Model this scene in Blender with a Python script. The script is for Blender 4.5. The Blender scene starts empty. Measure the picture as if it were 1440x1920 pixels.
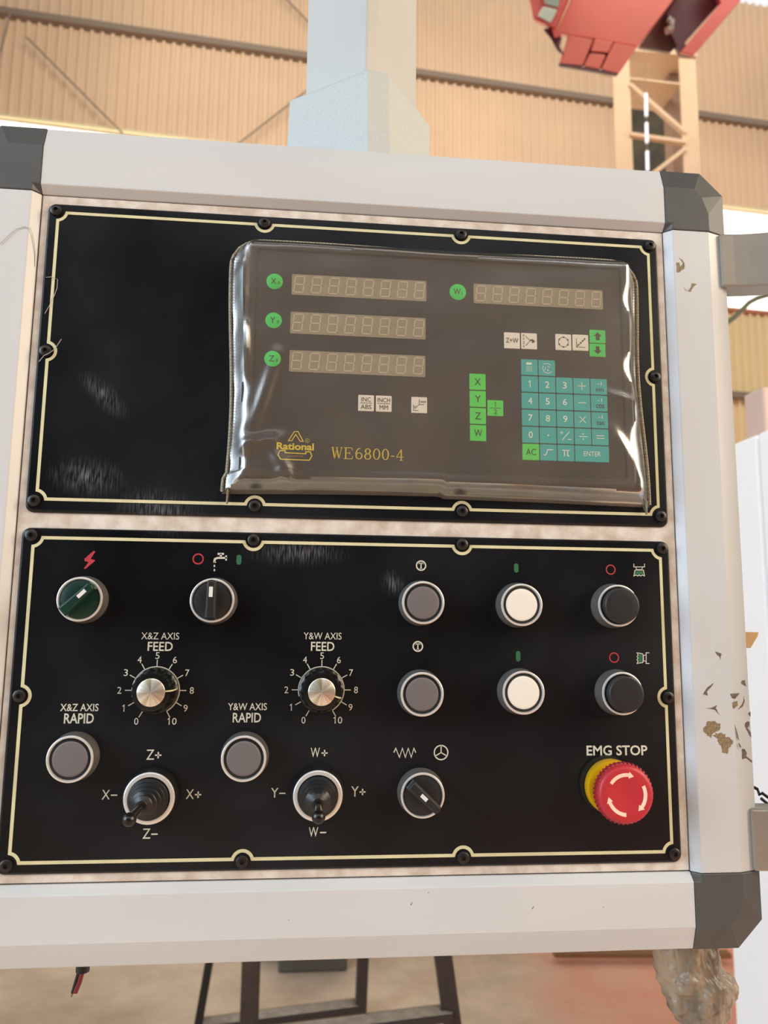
import bpy, bmesh, math, random
from mathutils import Vector, Matrix
random.seed(7)
D = bpy.data
C = bpy.context.scene.collection
S = bpy.context.scene
# ------------------------------------------------------------------ camera
CAM = Vector((.1815, -.5268, .1508)); F = 1450.0
RM = Matrix.Rotation(-.0959, 3, 'Z') @ Matrix.Rotation(.1429, 3, 'X') @ Matrix.Rotation(-.0111, 3, 'Y')
cd = D.cameras.new('camera'); cam = D.objects.new('camera', cd); C.objects.link(cam)
cd.sensor_fit = 'VERTICAL'; cd.sensor_height = 32.0; cd.sensor_width = 24.0
cd.lens = F / 1920 * 32.0
cam.matrix_world = Matrix.Translation(CAM) @ (RM @ Matrix.Rotation(math.pi/2, 3, 'X')).to_4x4()
cd.clip_start = .02; cd.clip_end = 300
cd.dof.use_dof = True; cd.dof.focus_distance = .535; cd.dof.aperture_fstop = cd.lens / 2.6
S.camera = cam
# ------------------------------------------------------------------ world and light
w = D.worlds.new('world'); S.world = w; w.use_nodes = True
nt = w.node_tree; bg = nt.nodes['Background']
bg.inputs[0].default_value = (.98, .98, 1.0, 1); bg.inputs[1].default_value = 1.0
def area(name, loc, target, sx, sy, power, color):
    l = D.lights.new(name, 'AREA'); l.shape = 'RECTANGLE'; l.size = sx; l.size_y = sy
    l.energy = power; l.color = color
    o = D.objects.new(name, l); C.objects.link(o); o.location = loc
    o.rotation_euler = (Vector(target) - Vector(loc)).to_track_quat('-Z', 'Y').to_euler()
    return o
area('door_daylight', (-3.2, -1.5, 1.2), (.2, 0, .2), 2.4, 2.6, 145, (.70, .86, 1.0))
area('warm_daylight', (3.6, -1.8, 1.7), (.2, 0, .2), 2.4, 2.4, 170, (1.0, .82, .58))
area('front_fill_light', (-.5, -5.6, 5.4), (.2, 0, .2), 8, 1.6, 150, (.95, .97, 1.0))  # added fill lamp for the panel front, kept out of the plate reflections
area('wall_fill_light', (5, 6, 11.5), (7, 14, 6.5), 18, 2.5, 880, (1.0, .94, .82))  # added fill lamp under the roof, brightens the ribbed back wall
S.view_settings.view_transform = 'Standard'; S.view_settings.look = 'None'
S.view_settings.gamma = 1; S.view_settings.use_curve_mapping = False
S.view_settings.exposure = 0.0
# ------------------------------------------------------------------ measuring helpers
def ray(px, py):
    return RM @ Vector(((px-720)/F, 1, -(py-960)/F))
def P(px, py, h=0.0):                       # point on the plane y = -h
    d = ray(px, py); return CAM + d * ((-h - CAM.y) / d.y)
def X(px, py, h=0.0): p = P(px, py, h); return p.x, p.z
# ------------------------------------------------------------------ materials
def lin(c):
    return tuple((v/255/12.92) if v/255 <= .04045 else ((v/255+.055)/1.055)**2.4 for v in c) + (1,)
def mat(name, col, rough=.5, metal=0, spec=.5, var=0, vscale=20, col2=None, bump=0, bscale=200, rvar=0, stretch=(1,1,1), coat=0, emit=None):
    m = D.materials.new(name); m.use_nodes = True; n = m.node_tree; b = n.nodes['Principled BSDF']
    c = lin(col); b.inputs['Base Color'].default_value = c
    b.inputs['Roughness'].default_value = rough; b.inputs['Metallic'].default_value = metal
    b.inputs['Specular IOR Level'].default_value = spec; b.inputs['Coat Weight'].default_value = coat
    tc = n.nodes.new('ShaderNodeTexCoord'); mp = n.nodes.new('ShaderNodeMapping')
    n.links.new(tc.outputs['Object'], mp.inputs[0]); mp.inputs['Scale'].default_value = stretch
    if var or col2:
        t = n.nodes.new('ShaderNodeTexNoise'); t.inputs['Scale'].default_value = vscale; t.inputs['Detail'].default_value = 6
        n.links.new(mp.outputs[0], t.inputs['Vector'])
        r = n.nodes.new('ShaderNodeValToRGB'); e = r.color_ramp.elements
        e[0].position = .35; e[1].position = .68
        e[0].color = c if col2 else tuple(v*(1-var) for v in c[:3]) + (1,)
        e[1].color = lin(col2) if col2 else tuple(min(1, v*(1+var)) for v in c[:3]) + (1,)
        n.links.new(t.outputs['Fac'], r.inputs[0]); n.links.new(r.outputs[0], b.inputs['Base Color'])
    if rvar:
        t = n.nodes.new('ShaderNodeTexNoise'); t.inputs['Scale'].default_value = vscale; t.inputs['Detail'].default_value = 8
        n.links.new(mp.outputs[0], t.inputs['Vector'])
        q = n.nodes.new('ShaderNodeMapRange'); q.inputs[1].default_value = .3; q.inputs[2].default_value = .7
        q.inputs[3].default_value = max(0, rough-rvar); q.inputs[4].default_value = rough+rvar
        n.links.new(t.outputs['Fac'], q.inputs[0]); n.links.new(q.outputs[0], b.inputs['Roughness'])
    if bump:
        t = n.nodes.new('ShaderNodeTexNoise'); t.inputs['Scale'].default_value = bscale; t.inputs['Detail'].default_value = 4
        n.links.new(mp.outputs[0], t.inputs['Vector'])
        bp = n.nodes.new('ShaderNodeBump'); bp.inputs['Strength'].default_value = bump; bp.inputs['Distance'].default_value = .001
        n.links.new(t.outputs['Fac'], bp.inputs['Height']); n.links.new(bp.outputs[0], b.inputs['Normal'])
    if emit:
        b.inputs['Emission Color'].default_value = lin(emit[0]); b.inputs['Emission Strength'].default_value = emit[1]
    return m
M = {}
M['rail'] = mat('painted_rail', (199, 200, 202), .38, spec=.5, var=.035, vscale=18, bump=.05, bscale=160, stretch=(.25, 1, 1))
M['rail_v'] = mat('painted_rail_upright', (199, 200, 202), .38, spec=.5, var=.035, vscale=18, bump=.05, bscale=160, stretch=(1, 1, .2))
M['cap'] = mat('corner_plastic', (78, 79, 79), .42, spec=.45, var=.06, vscale=25, bump=.05, bscale=400)
M['body'] = mat('cabinet_body', (120, 118, 114), .6)
M['gap'] = mat('gap_shade', (30, 28, 27), .8)  # dark colour standing in for the shade inside open gaps
M['face'] = mat('worn_white_sheet', (220, 212, 203), .55, col2=(190, 174, 160), vscale=90, bump=.35, bscale=330)
M['plate'] = mat('black_panel', (11, 12, 15), .30, spec=.34, col2=(24, 26, 31), vscale=7, rvar=.10, bump=.02, bscale=500)
def smudge(m, spots):
    n = m.node_tree; b = n.nodes['Principled BSDF']; ge = n.nodes.new('ShaderNodeNewGeometry'); acc = None
    for (c, rx, rz, rot) in spots:
        mp = n.nodes.new('ShaderNodeMapping'); mp.vector_type = 'TEXTURE'; mp.inputs['Location'].default_value = (c[0], 0, c[1]); mp.inputs['Rotation'].default_value = (0, rot, 0); mp.inputs['Scale'].default_value = (rx, 1, rz)
        n.links.new(ge.outputs['Position'], mp.inputs[0])
        gr = n.nodes.new('ShaderNodeTexGradient'); gr.gradient_type = 'QUADRATIC_SPHERE'; n.links.new(mp.outputs[0], gr.inputs[0])
        if acc is None: acc = gr.outputs['Fac']
        else:
            a = n.nodes.new('ShaderNodeMath'); a.operation = 'MAXIMUM'; n.links.new(acc, a.inputs[0]); n.links.new(gr.outputs['Fac'], a.inputs[1]); acc = a.outputs[0]
    st = n.nodes.new('ShaderNodeMapping'); st.inputs['Rotation'].default_value = (0, .35, 0); st.inputs['Scale'].default_value = (900, 1, 110); n.links.new(ge.outputs['Position'], st.inputs[0])
    t = n.nodes.new('ShaderNodeTexNoise'); t.inputs['Scale'].default_value = 1; t.inputs['Detail'].default_value = 5; n.links.new(st.outputs[0], t.inputs['Vector'])
    mr = n.nodes.new('ShaderNodeMapRange'); mr.inputs[1].default_value = .42; mr.inputs[2].default_value = .72; n.links.new(t.outputs['Fac'], mr.inputs[0])
    mu = n.nodes.new('ShaderNodeMath'); mu.operation = 'MULTIPLY'; n.links.new(acc, mu.inputs[0]); n.links.new(mr.outputs[0], mu.inputs[1])
    mx = n.nodes.new('ShaderNodeMix'); mx.data_type = 'RGBA'; n.links.new(mu.outputs[0], mx.inputs[0])
    n.links.new(b.inputs['Base Color'].links[0].from_socket, mx.inputs[6]); mx.inputs[7].default_value = lin((120, 120, 128)); n.links.new(mx.outputs[2], b.inputs['Base Color'])
smudge(M['plate'], [(X(196, 742), .030, .010, .75), (X(165, 895), .034, .018, .1), (X(560, 1036), .045, .012, 0), (X(738, 1095), .010, .013, -.6), (X(300, 960), .04, .02, .2)])
M['screw'] = mat('black_screw', (42, 38, 38), .35, metal=.3, var=.1)
M['socket'] = mat('screw_socket', (6, 5, 5), .7)
M['cream'] = mat('cream_print', (206, 200, 160), .6, var=.06, vscale=60)
M['text'] = mat('white_print', (200, 197, 182), .6, var=.05, vscale=90)
M['red_print'] = mat('red_print', (176, 44, 56), .6)
M['green_print'] = mat('green_print', (30, 96, 62), .6)
M['bezel_side'] = mat('bezel_side', (118, 115, 112), .42, metal=.5, var=.12, vscale=60, bump=.1, bscale=900)
M['bezel'] = mat('bezel_ring', (236, 234, 232), .30, metal=.55, spec=.6)
M['grey_button'] = mat('grey_button', (104, 98, 100), .5)
M['white_button'] = mat('white_button', (226, 221, 212), .5)
M['black_button'] = mat('black_button', (30, 30, 34), .42)
M['rubber'] = mat('black_rubber', (24, 24, 26), .4, spec=.5)
M['switch'] = mat('black_switch', (34, 34, 36), .38)
M['green_switch'] = mat('green_switch', (10, 48, 40), .32, var=.1)
M['marker'] = mat('white_marker', (215, 218, 214), .5)
M['knob'] = mat('black_knob', (15, 15, 16), .28)
M['chrome'] = mat('chrome_stick', (150, 140, 132), .18, metal=1)
M['yellow'] = mat('yellow_ring', (206, 158, 6), .4)
M['red'] = mat('red_mushroom', (182, 44, 54), .42, spec=.4)
M['red_teeth'] = mat('red_grip', (150, 30, 40), .45)
M['arrow'] = mat('arrow_print', (244, 206, 184), .55)
M['dro_body'] = mat('readout_housing', (30, 28, 26), .5)
M['dro_face'] = mat('readout_face', (22, 21, 20), .45)
M['groove'] = mat('readout_groove', (8, 7, 7), .6)
M['window'] = mat('display_window', (146, 138, 116), .5, var=.08, vscale=200)
M['digit'] = mat('display_digit', (190, 178, 150), .5)
M['green'] = mat('green_key', (40, 205, 84), .5)
M['green2'] = mat('green_key_light', (66, 214, 76), .5)
M['teal'] = mat('teal_key', (30, 170, 168), .5, var=.04)
M['white_key'] = mat('white_key', (234, 230, 218), .5)
M['dark_print'] = mat('dark_print', (8, 22, 12), .6)
M['grey_print'] = mat('grey_print', (30, 30, 28), .6)
M['pale_print'] = mat('pale_print', (222, 236, 230), .6)
M['gold'] = mat('gold_print', (214, 190, 40), .5)
M['arm'] = mat('painted_arm', (186, 186, 182), .5, var=.03, vscale=12, bump=.05, bscale=200)
M['collar'] = mat('textured_collar', (194, 198, 196), .5, var=.03, vscale=500, bump=.8, bscale=800)
M['handle'] = mat('handle_satin', (158, 152, 142), .38, metal=.45, var=.06, vscale=30)
M['chip'] = mat('bare_chip', (150, 128, 92), .6, col2=(104, 92, 78), vscale=600)
M['chip2'] = mat('dark_chip', (120, 104, 90), .6, col2=(70, 62, 58), vscale=700)
M['wrap'] = mat('cloudy_wrap', (182, 162, 140), .38, col2=(92, 82, 72), vscale=30, bump=1.0, bscale=140, stretch=(1, 1, .3))
M['thread'] = mat('thread', (170, 165, 158), .6)
def chrome_disc():
    m = D.materials.new('turned_aluminium'); m.use_nodes = True; n = m.node_tree; b = n.nodes['Principled BSDF']
    b.inputs['Metallic'].default_value = .85; b.inputs['Roughness'].default_value = .33
    tc = n.nodes.new('ShaderNodeTexCoord'); sp = n.nodes.new('ShaderNodeSeparateXYZ'); n.links.new(tc.outputs['Object'], sp.inputs[0])
    at = n.nodes.new('ShaderNodeMath'); at.operation = 'ARCTAN2'; n.links.new(sp.outputs[0], at.inputs[0]); n.links.new(sp.outputs[2], at.inputs[1])
    t = n.nodes.new('ShaderNodeTexNoise'); t.noise_dimensions = '1D'; t.inputs['Scale'].default_value = 1.6; t.inputs['Detail'].default_value = 3
    n.links.new(at.outputs[0], t.inputs['W'])
    r = n.nodes.new('ShaderNodeValToRGB'); r.color_ramp.elements[0].position = .35; r.color_ramp.elements[1].position = .65
    r.color_ramp.elements[0].color = lin((196, 180, 152)); r.color_ramp.elements[1].color = lin((252, 248, 238))  # pale and dim wedges by angle paint the sheen of turned metal
    n.links.new(t.outputs['Fac'], r.inputs[0]); n.links.new(r.outputs[0], b.inputs['Base Color'])
    an = b.inputs['Anisotropic']; an.default_value = .5
    return m
M['turned'] = chrome_disc()
def film():
    m = D.materials.new('clear_film'); m.use_nodes = True; n = m.node_tree; out = n.nodes['Material Output']
    n.nodes.remove(n.nodes['Principled BSDF'])
    tr = n.nodes.new('ShaderNodeBsdfTransparent'); tr.inputs[0].default_value = (.93, .91, .88, 1)
    df = n.nodes.new('ShaderNodeBsdfDiffuse'); df.inputs[0].default_value = lin((196, 180, 166))
    gl = n.nodes.new('ShaderNodeBsdfGlossy'); gl.inputs[0].default_value = (.72, .72, .72, 1); gl.inputs['Roughness'].default_value = .27
    tc = n.nodes.new('ShaderNodeTexCoord'); t = n.nodes.new('ShaderNodeTexNoise'); t.inputs['Scale'].default_value = 14; t.inputs['Detail'].default_value = 7
    n.links.new(tc.outputs['Object'], t.inputs['Vector'])
    mr = n.nodes.new('ShaderNodeMapRange'); mr.inputs[1].default_value = .3; mr.inputs[2].default_value = .7; mr.inputs[3].default_value = .10; mr.inputs[4].default_value = .15
    n.links.new(t.outputs['Fac'], mr.inputs[0])
    mx = n.nodes.new('ShaderNodeMixShader'); n.links.new(mr.outputs[0], mx.inputs[0]); n.links.new(tr.outputs[0], mx.inputs[1]); n.links.new(df.outputs[0], mx.inputs[2])
    t2 = n.nodes.new('ShaderNodeTexNoise'); t2.inputs['Scale'].default_value = 30; t2.inputs['Detail'].default_value = 5
    n.links.new(tc.outputs['Object'], t2.inputs['Vector'])
    bp = n.nodes.new('ShaderNodeBump'); bp.inputs['Strength'].default_value = .5; bp.inputs['Distance'].default_value = .001
    n.links.new(t2.outputs['Fac'], bp.inputs['Height']); n.links.new(bp.outputs[0], gl.inputs['Normal'])
    fr = n.nodes.new('ShaderNodeFresnel'); fr.inputs[0].default_value = 1.5
    m2 = n.nodes.new('ShaderNodeMixShader'); n.links.new(fr.outputs[0], m2.inputs[0]); n.links.new(mx.outputs[0], m2.inputs[1]); n.links.new(gl.outputs[0], m2.inputs[2])
    n.links.new(m2.outputs[0], out.inputs[0]); return m
M['film'] = film()
M['seam'] = mat('film_seam', (150, 142, 122), .35, bump=.8, bscale=900, var=.25, vscale=500)
# ------------------------------------------------------------------ object helpers
ORG = {}
def empty(name, loc, label=None, cat=None, group=None, parent=None):
    o = D.objects.new(name, None); C.objects.link(o); o.empty_display_size = .05
    loc = Vector(loc); ORG[o.name] = loc
    if parent: o.parent = parent; o.location = loc - ORG[parent.name]
    else: o.location = loc
    tag(o, label, cat, group); return o
def tag(o, label=None, cat=None, group=None, kind=None):
    if label: o['label'] = label
    if cat: o['category'] = cat
    if group: o['group'] = group
    if kind: o['kind'] = kind
    return o
class G:
    def __init__(s): s.v = []; s.f = []; s.sm = []
    def add(s, v, f, sm=False):
        k = len(s.v); s.v += [tuple(p) for p in v]; s.f += [tuple(i+k for i in q) for q in f]; s.sm += [sm]*len(f); return s
    def box(s, x0, x1, y0, y1, z0, z1):
        return s.add([(x0,y0,z0),(x1,y0,z0),(x1,y1,z0),(x0,y1,z0),(x0,y0,z1),(x1,y0,z1),(x1,y1,z1),(x0,y1,z1)],
                     [(0,3,2,1),(4,5,6,7),(0,1,5,4),(1,2,6,5),(2,3,7,6),(3,0,4,7)])
    def prism(s, pts, y0, y1, sm=False):        # pts (x,z), y0 = front
        n = len(pts)
        return s.add([(x,y0,z) for x,z in pts]+[(x,y1,z) for x,z in pts],
                     [tuple(range(n)), tuple(range(2*n-1,n-1,-1))]+[(i,i+n,(i+1)%n+n,(i+1)%n) for i in range(n)])
    def loft(s, rings, caps=(1,1), sm=True, closed=True):
        n = len(rings[0]); v = [p for r in rings for p in r]; f = []
        for a in range(len(rings)-1):
            for i in range(n if closed else n-1):
                j = (i+1) % n; f.append((a*n+i, a*n+j, (a+1)*n+j, (a+1)*n+i))
        s.add(v, f, sm)
        if caps[0]: s.add(rings[0], [tuple(range(n-1,-1,-1))])
        if caps[1]: s.add(rings[-1], [tuple(range(n))])
        return s
    def lathe(s, prof, cx, cz, n=56, sm=True, caps=(0,1), y0=0):   # prof (r, h)
        rings = [[(cx+r*math.cos(2*math.pi*i/n), y0-h, cz+r*math.sin(2*math.pi*i/n)) for i in range(n)] for r, h in prof]
        return s.loft(rings, caps, sm)
    def tube(s, pts, r, n=10, sm=True, r2=None):
        pts = [Vector(p) for p in pts]; rings = []
        for i, p in enumerate(pts):
            t = (pts[min(i+1,len(pts)-1)] - pts[max(i-1,0)]).normalized()
            up = Vector((0,0,1)) if abs(t.z) < .9 else Vector((0,1,0))
            a = t.cross(up).normalized(); b = a.cross(t)
            rr = r if r2 is None else r + (r2-r)*i/(len(pts)-1)
            rings.append([p + a*rr*math.cos(2*math.pi*k/n) + b*rr*math.sin(2*math.pi*k/n) for k in range(n)])
        return s.loft(rings, (1,1), sm)
    def bar(s, a, b, wx, wy, side=None):        # rectangular bar between two points
        a, b = Vector(a), Vector(b); t = (b-a).normalized()
        u = Vector(side) if side else (Vector((0,0,1)) if abs(t.z) < .8 else Vector((1,0,0)))
        u = (u - t*u.dot(t)).normalized(); v = t.cross(u)
        q = [(-1,-1),(1,-1),(1,1),(-1,1)]
        return s.loft([[p+u*wx/2*i+v*wy/2*j for i,j in q] for p in (a,b)], (1,1), False)
    def ribbon(s, pts, wd, y, closed=False):    # flat printed line, mitred, in the xz plane
        n = len(pts); L = []; R = []
        for i in range(n):
            p = Vector(pts[i]); a = Vector(pts[i-1]) if (i or closed) else None; b = Vector(pts[(i+1)%n]) if (i < n-1 or closed) else None
            d1 = (p-a).normalized() if a is not None else (b-p).normalized(); d2 = (b-p).normalized() if b is not None else d1
            n1 = Vector((-d1.y, d1.x)); n2 = Vector((-d2.y, d2.x)); m = n1+n2
            m = m.normalized() if m.length > 1e-6 else n1
            k = min(2.0, 1/max(.3, m.dot(n1)))
            L.append(p+m*wd/2*k); R.append(p-m*wd/2*k)
        v = [(q.x,y,q.y) for q in L]+[(q.x,y,q.y) for q in R]
        return s.add(v, [(i, n+i, n+(i+1)%n, (i+1)%n) for i in range(n if closed else n-1)])
    def poly(s, pts, y): return s.add([(x,y,z) for x,z in pts], [tuple(range(len(pts)))])
    def ring(s, cx, cz, r, wd, y, a0=0, a1=360, n=40):
        full = a1-a0 >= 360; k = n if full else n+1
        return s.ribbon([(cx+r*math.cos(math.radians(a0+(a1-a0)*i/n)), cz+r*math.sin(math.radians(a0+(a1-a0)*i/n))) for i in range(k)], wd, y, full)
    def disc(s, cx, cz, r, y, n=32, rz=None):
        return s.poly([(cx+r*math.cos(2*math.pi*i/n), cz+(rz or r)*math.sin(2*math.pi*i/n)) for i in range(n)], y)
    def grid(s, pts, nu, nv, sm=True):
        return s.add(pts, [(j*nu+i, j*nu+i+1, (j+1)*nu+i+1, (j+1)*nu+i) for j in range(nv-1) for i in range(nu-1)], sm)
    def build(s, name, m, parent=None, bevel=0, seg=2, label=None, kind=None, cat=None, group=None, org=None):
        me = D.meshes.new(name); o = D.objects.new(name, me); C.objects.link(o)
        if org is not None: c = Vector(org)
        else:
            c = Vector([(min(p[k] for p in s.v)+max(p[k] for p in s.v))/2 for k in range(3)])
        me.from_pydata([Vector(p)-c for p in s.v], [], s.f)
        me.polygons.foreach_set('use_smooth', s.sm)
        me.materials.append(M[m] if isinstance(m, str) else m)
        bm = bmesh.new(); bm.from_mesh(me); bmesh.ops.remove_doubles(bm, verts=bm.verts, dist=1e-6)
        bmesh.ops.recalc_face_normals(bm, faces=bm.faces) if any(len(e.link_faces)==2 for e in bm.edges) else None
        # flat prints must look towards the viewer side
        for f in bm.faces:
            if all(len(e.link_faces) == 1 for e in f.edges) and f.normal.y > .5: f.normal_flip()
        bm.to_mesh(me); bm.free()
        if any(s.sm) and not all(s.sm) or any(s.sm):
            try: me.set_sharp_from_angle(angle=math.radians(38))
            except Exception: pass
        ORG[o.name] = c
        if parent is not None: o.parent = parent; o.location = c - ORG[parent.name]
        else: o.location = c
        if bevel:
            b = o.modifiers.new('bevel', 'BEVEL'); b.width = bevel; b.segments = seg; b.limit_method = 'ANGLE'; b.angle_limit = math.radians(35)
        tag(o, label, cat, group, kind); return o
# ---- lettering
_tc = {}
def glyphs(txt, bold=0):
    k = (txt, bold)
    if k not in _tc:
        cu = D.curves.new('t', 'FONT'); cu.body = txt; cu.offset = bold; cu.resolution_u = 3
        o = D.objects.new('t', cu); C.objects.link(o)
        dg = bpy.context.evaluated_depsgraph_get(); me = o.evaluated_get(dg).to_mesh()
        v = [(p.co.x, p.co.y) for p in me.vertices]; f = [tuple(p.vertices) for p in me.polygons]
        o.evaluated_get(dg).to_mesh_clear(); D.objects.remove(o); D.curves.remove(cu)
        _tc[k] = (v, f)
    return _tc[k]
def put(g, txt, cx, cz, wd, ht, y, bold=0):
    if txt == '1':
        t = ht*.13; return g.ribbon([(cx-ht*.20, cz+ht*.26), (cx+ht*.03, cz+ht*.46), (cx+ht*.03, cz-ht*.5)], t, y)
    if txt == '10':
        put(g, '1', cx-wd*.30, cz, wd, ht, y); return put(g, '0', cx+wd*.24, cz, wd*.46, ht, y, bold)
    v, f = glyphs(txt, bold)
    x0 = min(p[0] for p in v); x1 = max(p[0] for p in v); z0 = min(p[1] for p in v); z1 = max(p[1] for p in v)
    sx = wd/(x1-x0); sz = ht/(z1-z0) if ht else sx
    return g.add([(cx+(a-(x0+x1)/2)*sx, y, cz+(b-(z0+z1)/2)*sz) for a, b in v], f)
def putpx(g, txt, px, py, wpx, hpx, h, bold=0):
    c = P(px, py, h); wd = P(px+wpx/2, py, h).x - P(px-wpx/2, py, h).x; ht = P(px, py-hpx/2, h).z - P(px, py+hpx/2, h).z
    return put(g, txt, c.x, c.z, wd, ht, -h, bold)
def rrect(x0, x1, z0, z1, r, n=6):
    out = []
    for cx, cz, a in ((x1-r,z1-r,0),(x0+r,z1-r,90),(x0+r,z0+r,180),(x1-r,z0+r,270)):
        out += [(cx+r*math.cos(math.radians(a+90*i/n)), cz+r*math.sin(math.radians(a+90*i/n))) for i in range(n+1)]
    return out
# ================================================================== THE SETTING
TH = math.radians(5.43); WT = Vector((math.cos(TH), math.sin(TH), 0)); WN = Vector((math.sin(TH), -math.cos(TH), 0))
WO = Vector((2.2, 14, 0))
def wall_sz(px, py, d=0):
    r = ray(px, py); o = WO + WN*d; t = (o-CAM).dot(WN)/r.dot(WN); p = CAM + r*t
    return (p-WO).dot(WT), p.z
def W3(s, z, d=0): q = WO + WT*s + WN*d; return (q.x, q.y, z)
FLOOR = -1.25
M['sheet'] = mat('wall_sheet', (228, 200, 170), .6, var=.08, vscale=.35, spec=.2)
M['sheet_low'] = mat('lower_sheet', (240, 220, 176), .6, var=.05, vscale=.4, spec=.2)
M['purlin'] = mat('purlin_steel', (140, 124, 110), .6)
M['steel'] = mat('column_paint', (222, 192, 158), .6, var=.06, vscale=2)
M['dark'] = mat('dark_tarp', (92, 84, 66), .8, col2=(64, 60, 52), vscale=2)
M['concrete'] = None
def floor_mat():
    m = D.materials.new('concrete_floor'); m.use_nodes = True; n = m.node_tree; b = n.nodes['Principled BSDF']
    b.inputs['Roughness'].default_value = .75; b.inputs['Specular IOR Level'].default_value = .2
    ge = n.nodes.new('ShaderNodeNewGeometry')
    t = n.nodes.new('ShaderNodeTexNoise'); t.inputs['Scale'].default_value = 1.8; t.inputs['Detail'].default_value = 9; t.inputs['Roughness'].default_value = .65
    n.links.new(ge.outputs['Position'], t.inputs['Vector'])
    r = n.nodes.new('ShaderNodeValToRGB'); e = r.color_ramp.elements; e[0].position = .36; e[1].position = .62
    e[0].color = lin((188, 162, 138)); e[1].color = lin((226, 202, 174)); n.links.new(t.outputs['Fac'], r.inputs[0])
    # worn red floor paint beyond a wavering edge
    sp = n.nodes.new('ShaderNodeSeparateXYZ'); n.links.new(ge.outputs['Position'], sp.inputs[0])
    t2 = n.nodes.new('ShaderNodeTexNoise'); t2.inputs['Scale'].default_value = 1.2; t2.inputs['Detail'].default_value = 5
    n.links.new(ge.outputs['Position'], t2.inputs['Vector'])
    ad = n.nodes.new('ShaderNodeMath'); ad.operation = 'MULTIPLY_ADD'; ad.inputs[1].default_value = .7; n.links.new(t2.outputs['Fac'], ad.inputs[0]); n.links.new(sp.outputs[0], ad.inputs[2])
    mr = n.nodes.new('ShaderNodeMapRange'); mr.inputs[1].default_value = 1.30; mr.inputs[2].default_value = 1.62; n.links.new(ad.outputs[0], mr.inputs[0])
    mx = n.nodes.new('ShaderNodeMix'); mx.data_type = 'RGBA'; n.links.new(mr.outputs[0], mx.inputs[0]); n.links.new(r.outputs[0], mx.inputs[6])
    t3 = n.nodes.new('ShaderNodeValToRGB'); t3.color_ramp.elements[0].color = lin((222, 148, 122)); t3.color_ramp.elements[1].color = lin((224, 172, 146))
    t3.color_ramp.elements[0].position = .35; t3.color_ramp.elements[1].position = .65; n.links.new(t.outputs['Fac'], t3.inputs[0]); n.links.new(t3.outputs[0], mx.inputs[7])
    n.links.new(mx.outputs[2], b.inputs['Base Color']); return m
M['concrete'] = floor_mat()
M['white'] = mat('white_enamel', (250, 250, 252), .4)
M['ceil'] = mat('ceiling_sheet', (92, 84, 78), .8)
M['frontwall'] = mat('front_wall_sheet', (84, 80, 78), .8)
g = G(); g.box(-22, 26, -16, 40, FLOOR-.2, FLOOR); g.build('floor', 'concrete', kind='structure')
# corrugated wall: real trapezoid ribs
def corrugated(name, s0, s1, z0, z1, m, pitch=.19, dep=.055):
    pr = []; s = s0
    while s < s1:
        pr += [(s,0),(s+pitch*.52,0),(s+pitch*.62,dep),(s+pitch*.88,dep),(s+pitch*.98,0)]; s += pitch
    g = G(); n = len(pr)
    g.add([W3(a, z0, b) for a, b in pr]+[W3(a, z1, b) for a, b in pr], [(i, i+1, n+i+1, n+i) for i in range(n-1)])
    g.box  # outer skin
    q = [W3(s0, z0, -.05), W3(s1, z0, -.05), W3(s1, z1, -.05), W3(s0, z1, -.05)]
    g.add(q, [(0,1,2,3)])
    return g.build(name, m, kind='structure')
s_top, z_top = wall_sz(1440, 14)
zb = (wall_sz(0, 213)[1] + wall_sz(1440, 410)[1]) / 2          # lower edge of the upper wall
zs = wall_sz(1440, 592)[1]                                     # top of the lower wall
upper = corrugated('wall_back', -14, 18, zb, z_top, 'sheet')
corrugated('wall_back_lower', -14, 18, FLOOR, zs, 'sheet_low')
tw = G(); tw.bar(W3(-14, zs+.03, .05), W3(18, zs+.03, .05), .07, .1); tw.build('window_sill', mat('sill_red', (190, 120, 96), .6), None, kind='structure')
M['pane'] = mat('backlit_pane', (255, 252, 240), .5, emit=((255, 252, 238), 1.6))
k = 0; s = -14
win = empty('window_1', W3(-14, zs, 0)); win['kind'] = 'structure'
while s < 18:
    gp = G(); gp.add([W3(s, zs, -.04), W3(s+1.58, zs, -.04), W3(s+1.58, zb, -.04), W3(s, zb, -.04), W3(s, zs, -.06), W3(s+1.58, zs, -.06), W3(s+1.58, zb, -.06), W3(s, zb, -.06)],
      [(0,1,2,3),(7,6,5,4),(0,4,5,1),(1,5,6,2),(2,6,7,3),(3,7,4,0)]); gp.build('pane', 'pane', win)
    s += 1.6
def rail3(name, a, b, wz, wd, d, m='purlin'):
    s0, z0 = wall_sz(*a); s1, z1 = wall_sz(*b); z = (z0+z1)/2
    g = G(); g.bar(W3(-14, z, d), W3(18, z, d), wz, wd)
    return g.build(name, m, kind='structure')
rail3('trim_1', (0, 30), (1140, 196), .13, .14, .10)
rail3('trim_2', (1380, 742), (1430, 750), .13, .14, .10)
g = G(); g.bar(W3(-14, zb+.02, .07), W3(18, zb+.02, .07), .05, .08); g.build('trim_3', mat('pale_flashing', (232, 216, 170), .5), kind='structure')
# thin sag rods bracing the sheets
def rod(name, a, b):
    g = G(); A = wall_sz(*a, d=.2); B = wall_sz(*b, d=.2); g.tube([W3(A[0], A[1], .2), W3(B[0], B[1], .2)], .018, 8)
    g.build(name, 'purlin', kind='structure')
rod('trim_4', (50, 70), (230, 250)); rod('trim_5', (500, -40), (585, 48)); rod('trim_6', (440, 275), (575, 170)); rod('trim_7', (2, 95), (20, 20))
# roof and the walls behind the photographer
CZ = z_top + 1.3
g = G(); g.box(-16, 22, -16, 12.0, CZ, CZ+.15); g.build('ceiling', 'ceil', kind='structure')
g = G(); g.box(-16, 22, -16.2, -16, FLOOR, CZ); g.build('wall_front', 'frontwall', kind='structure')
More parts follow.
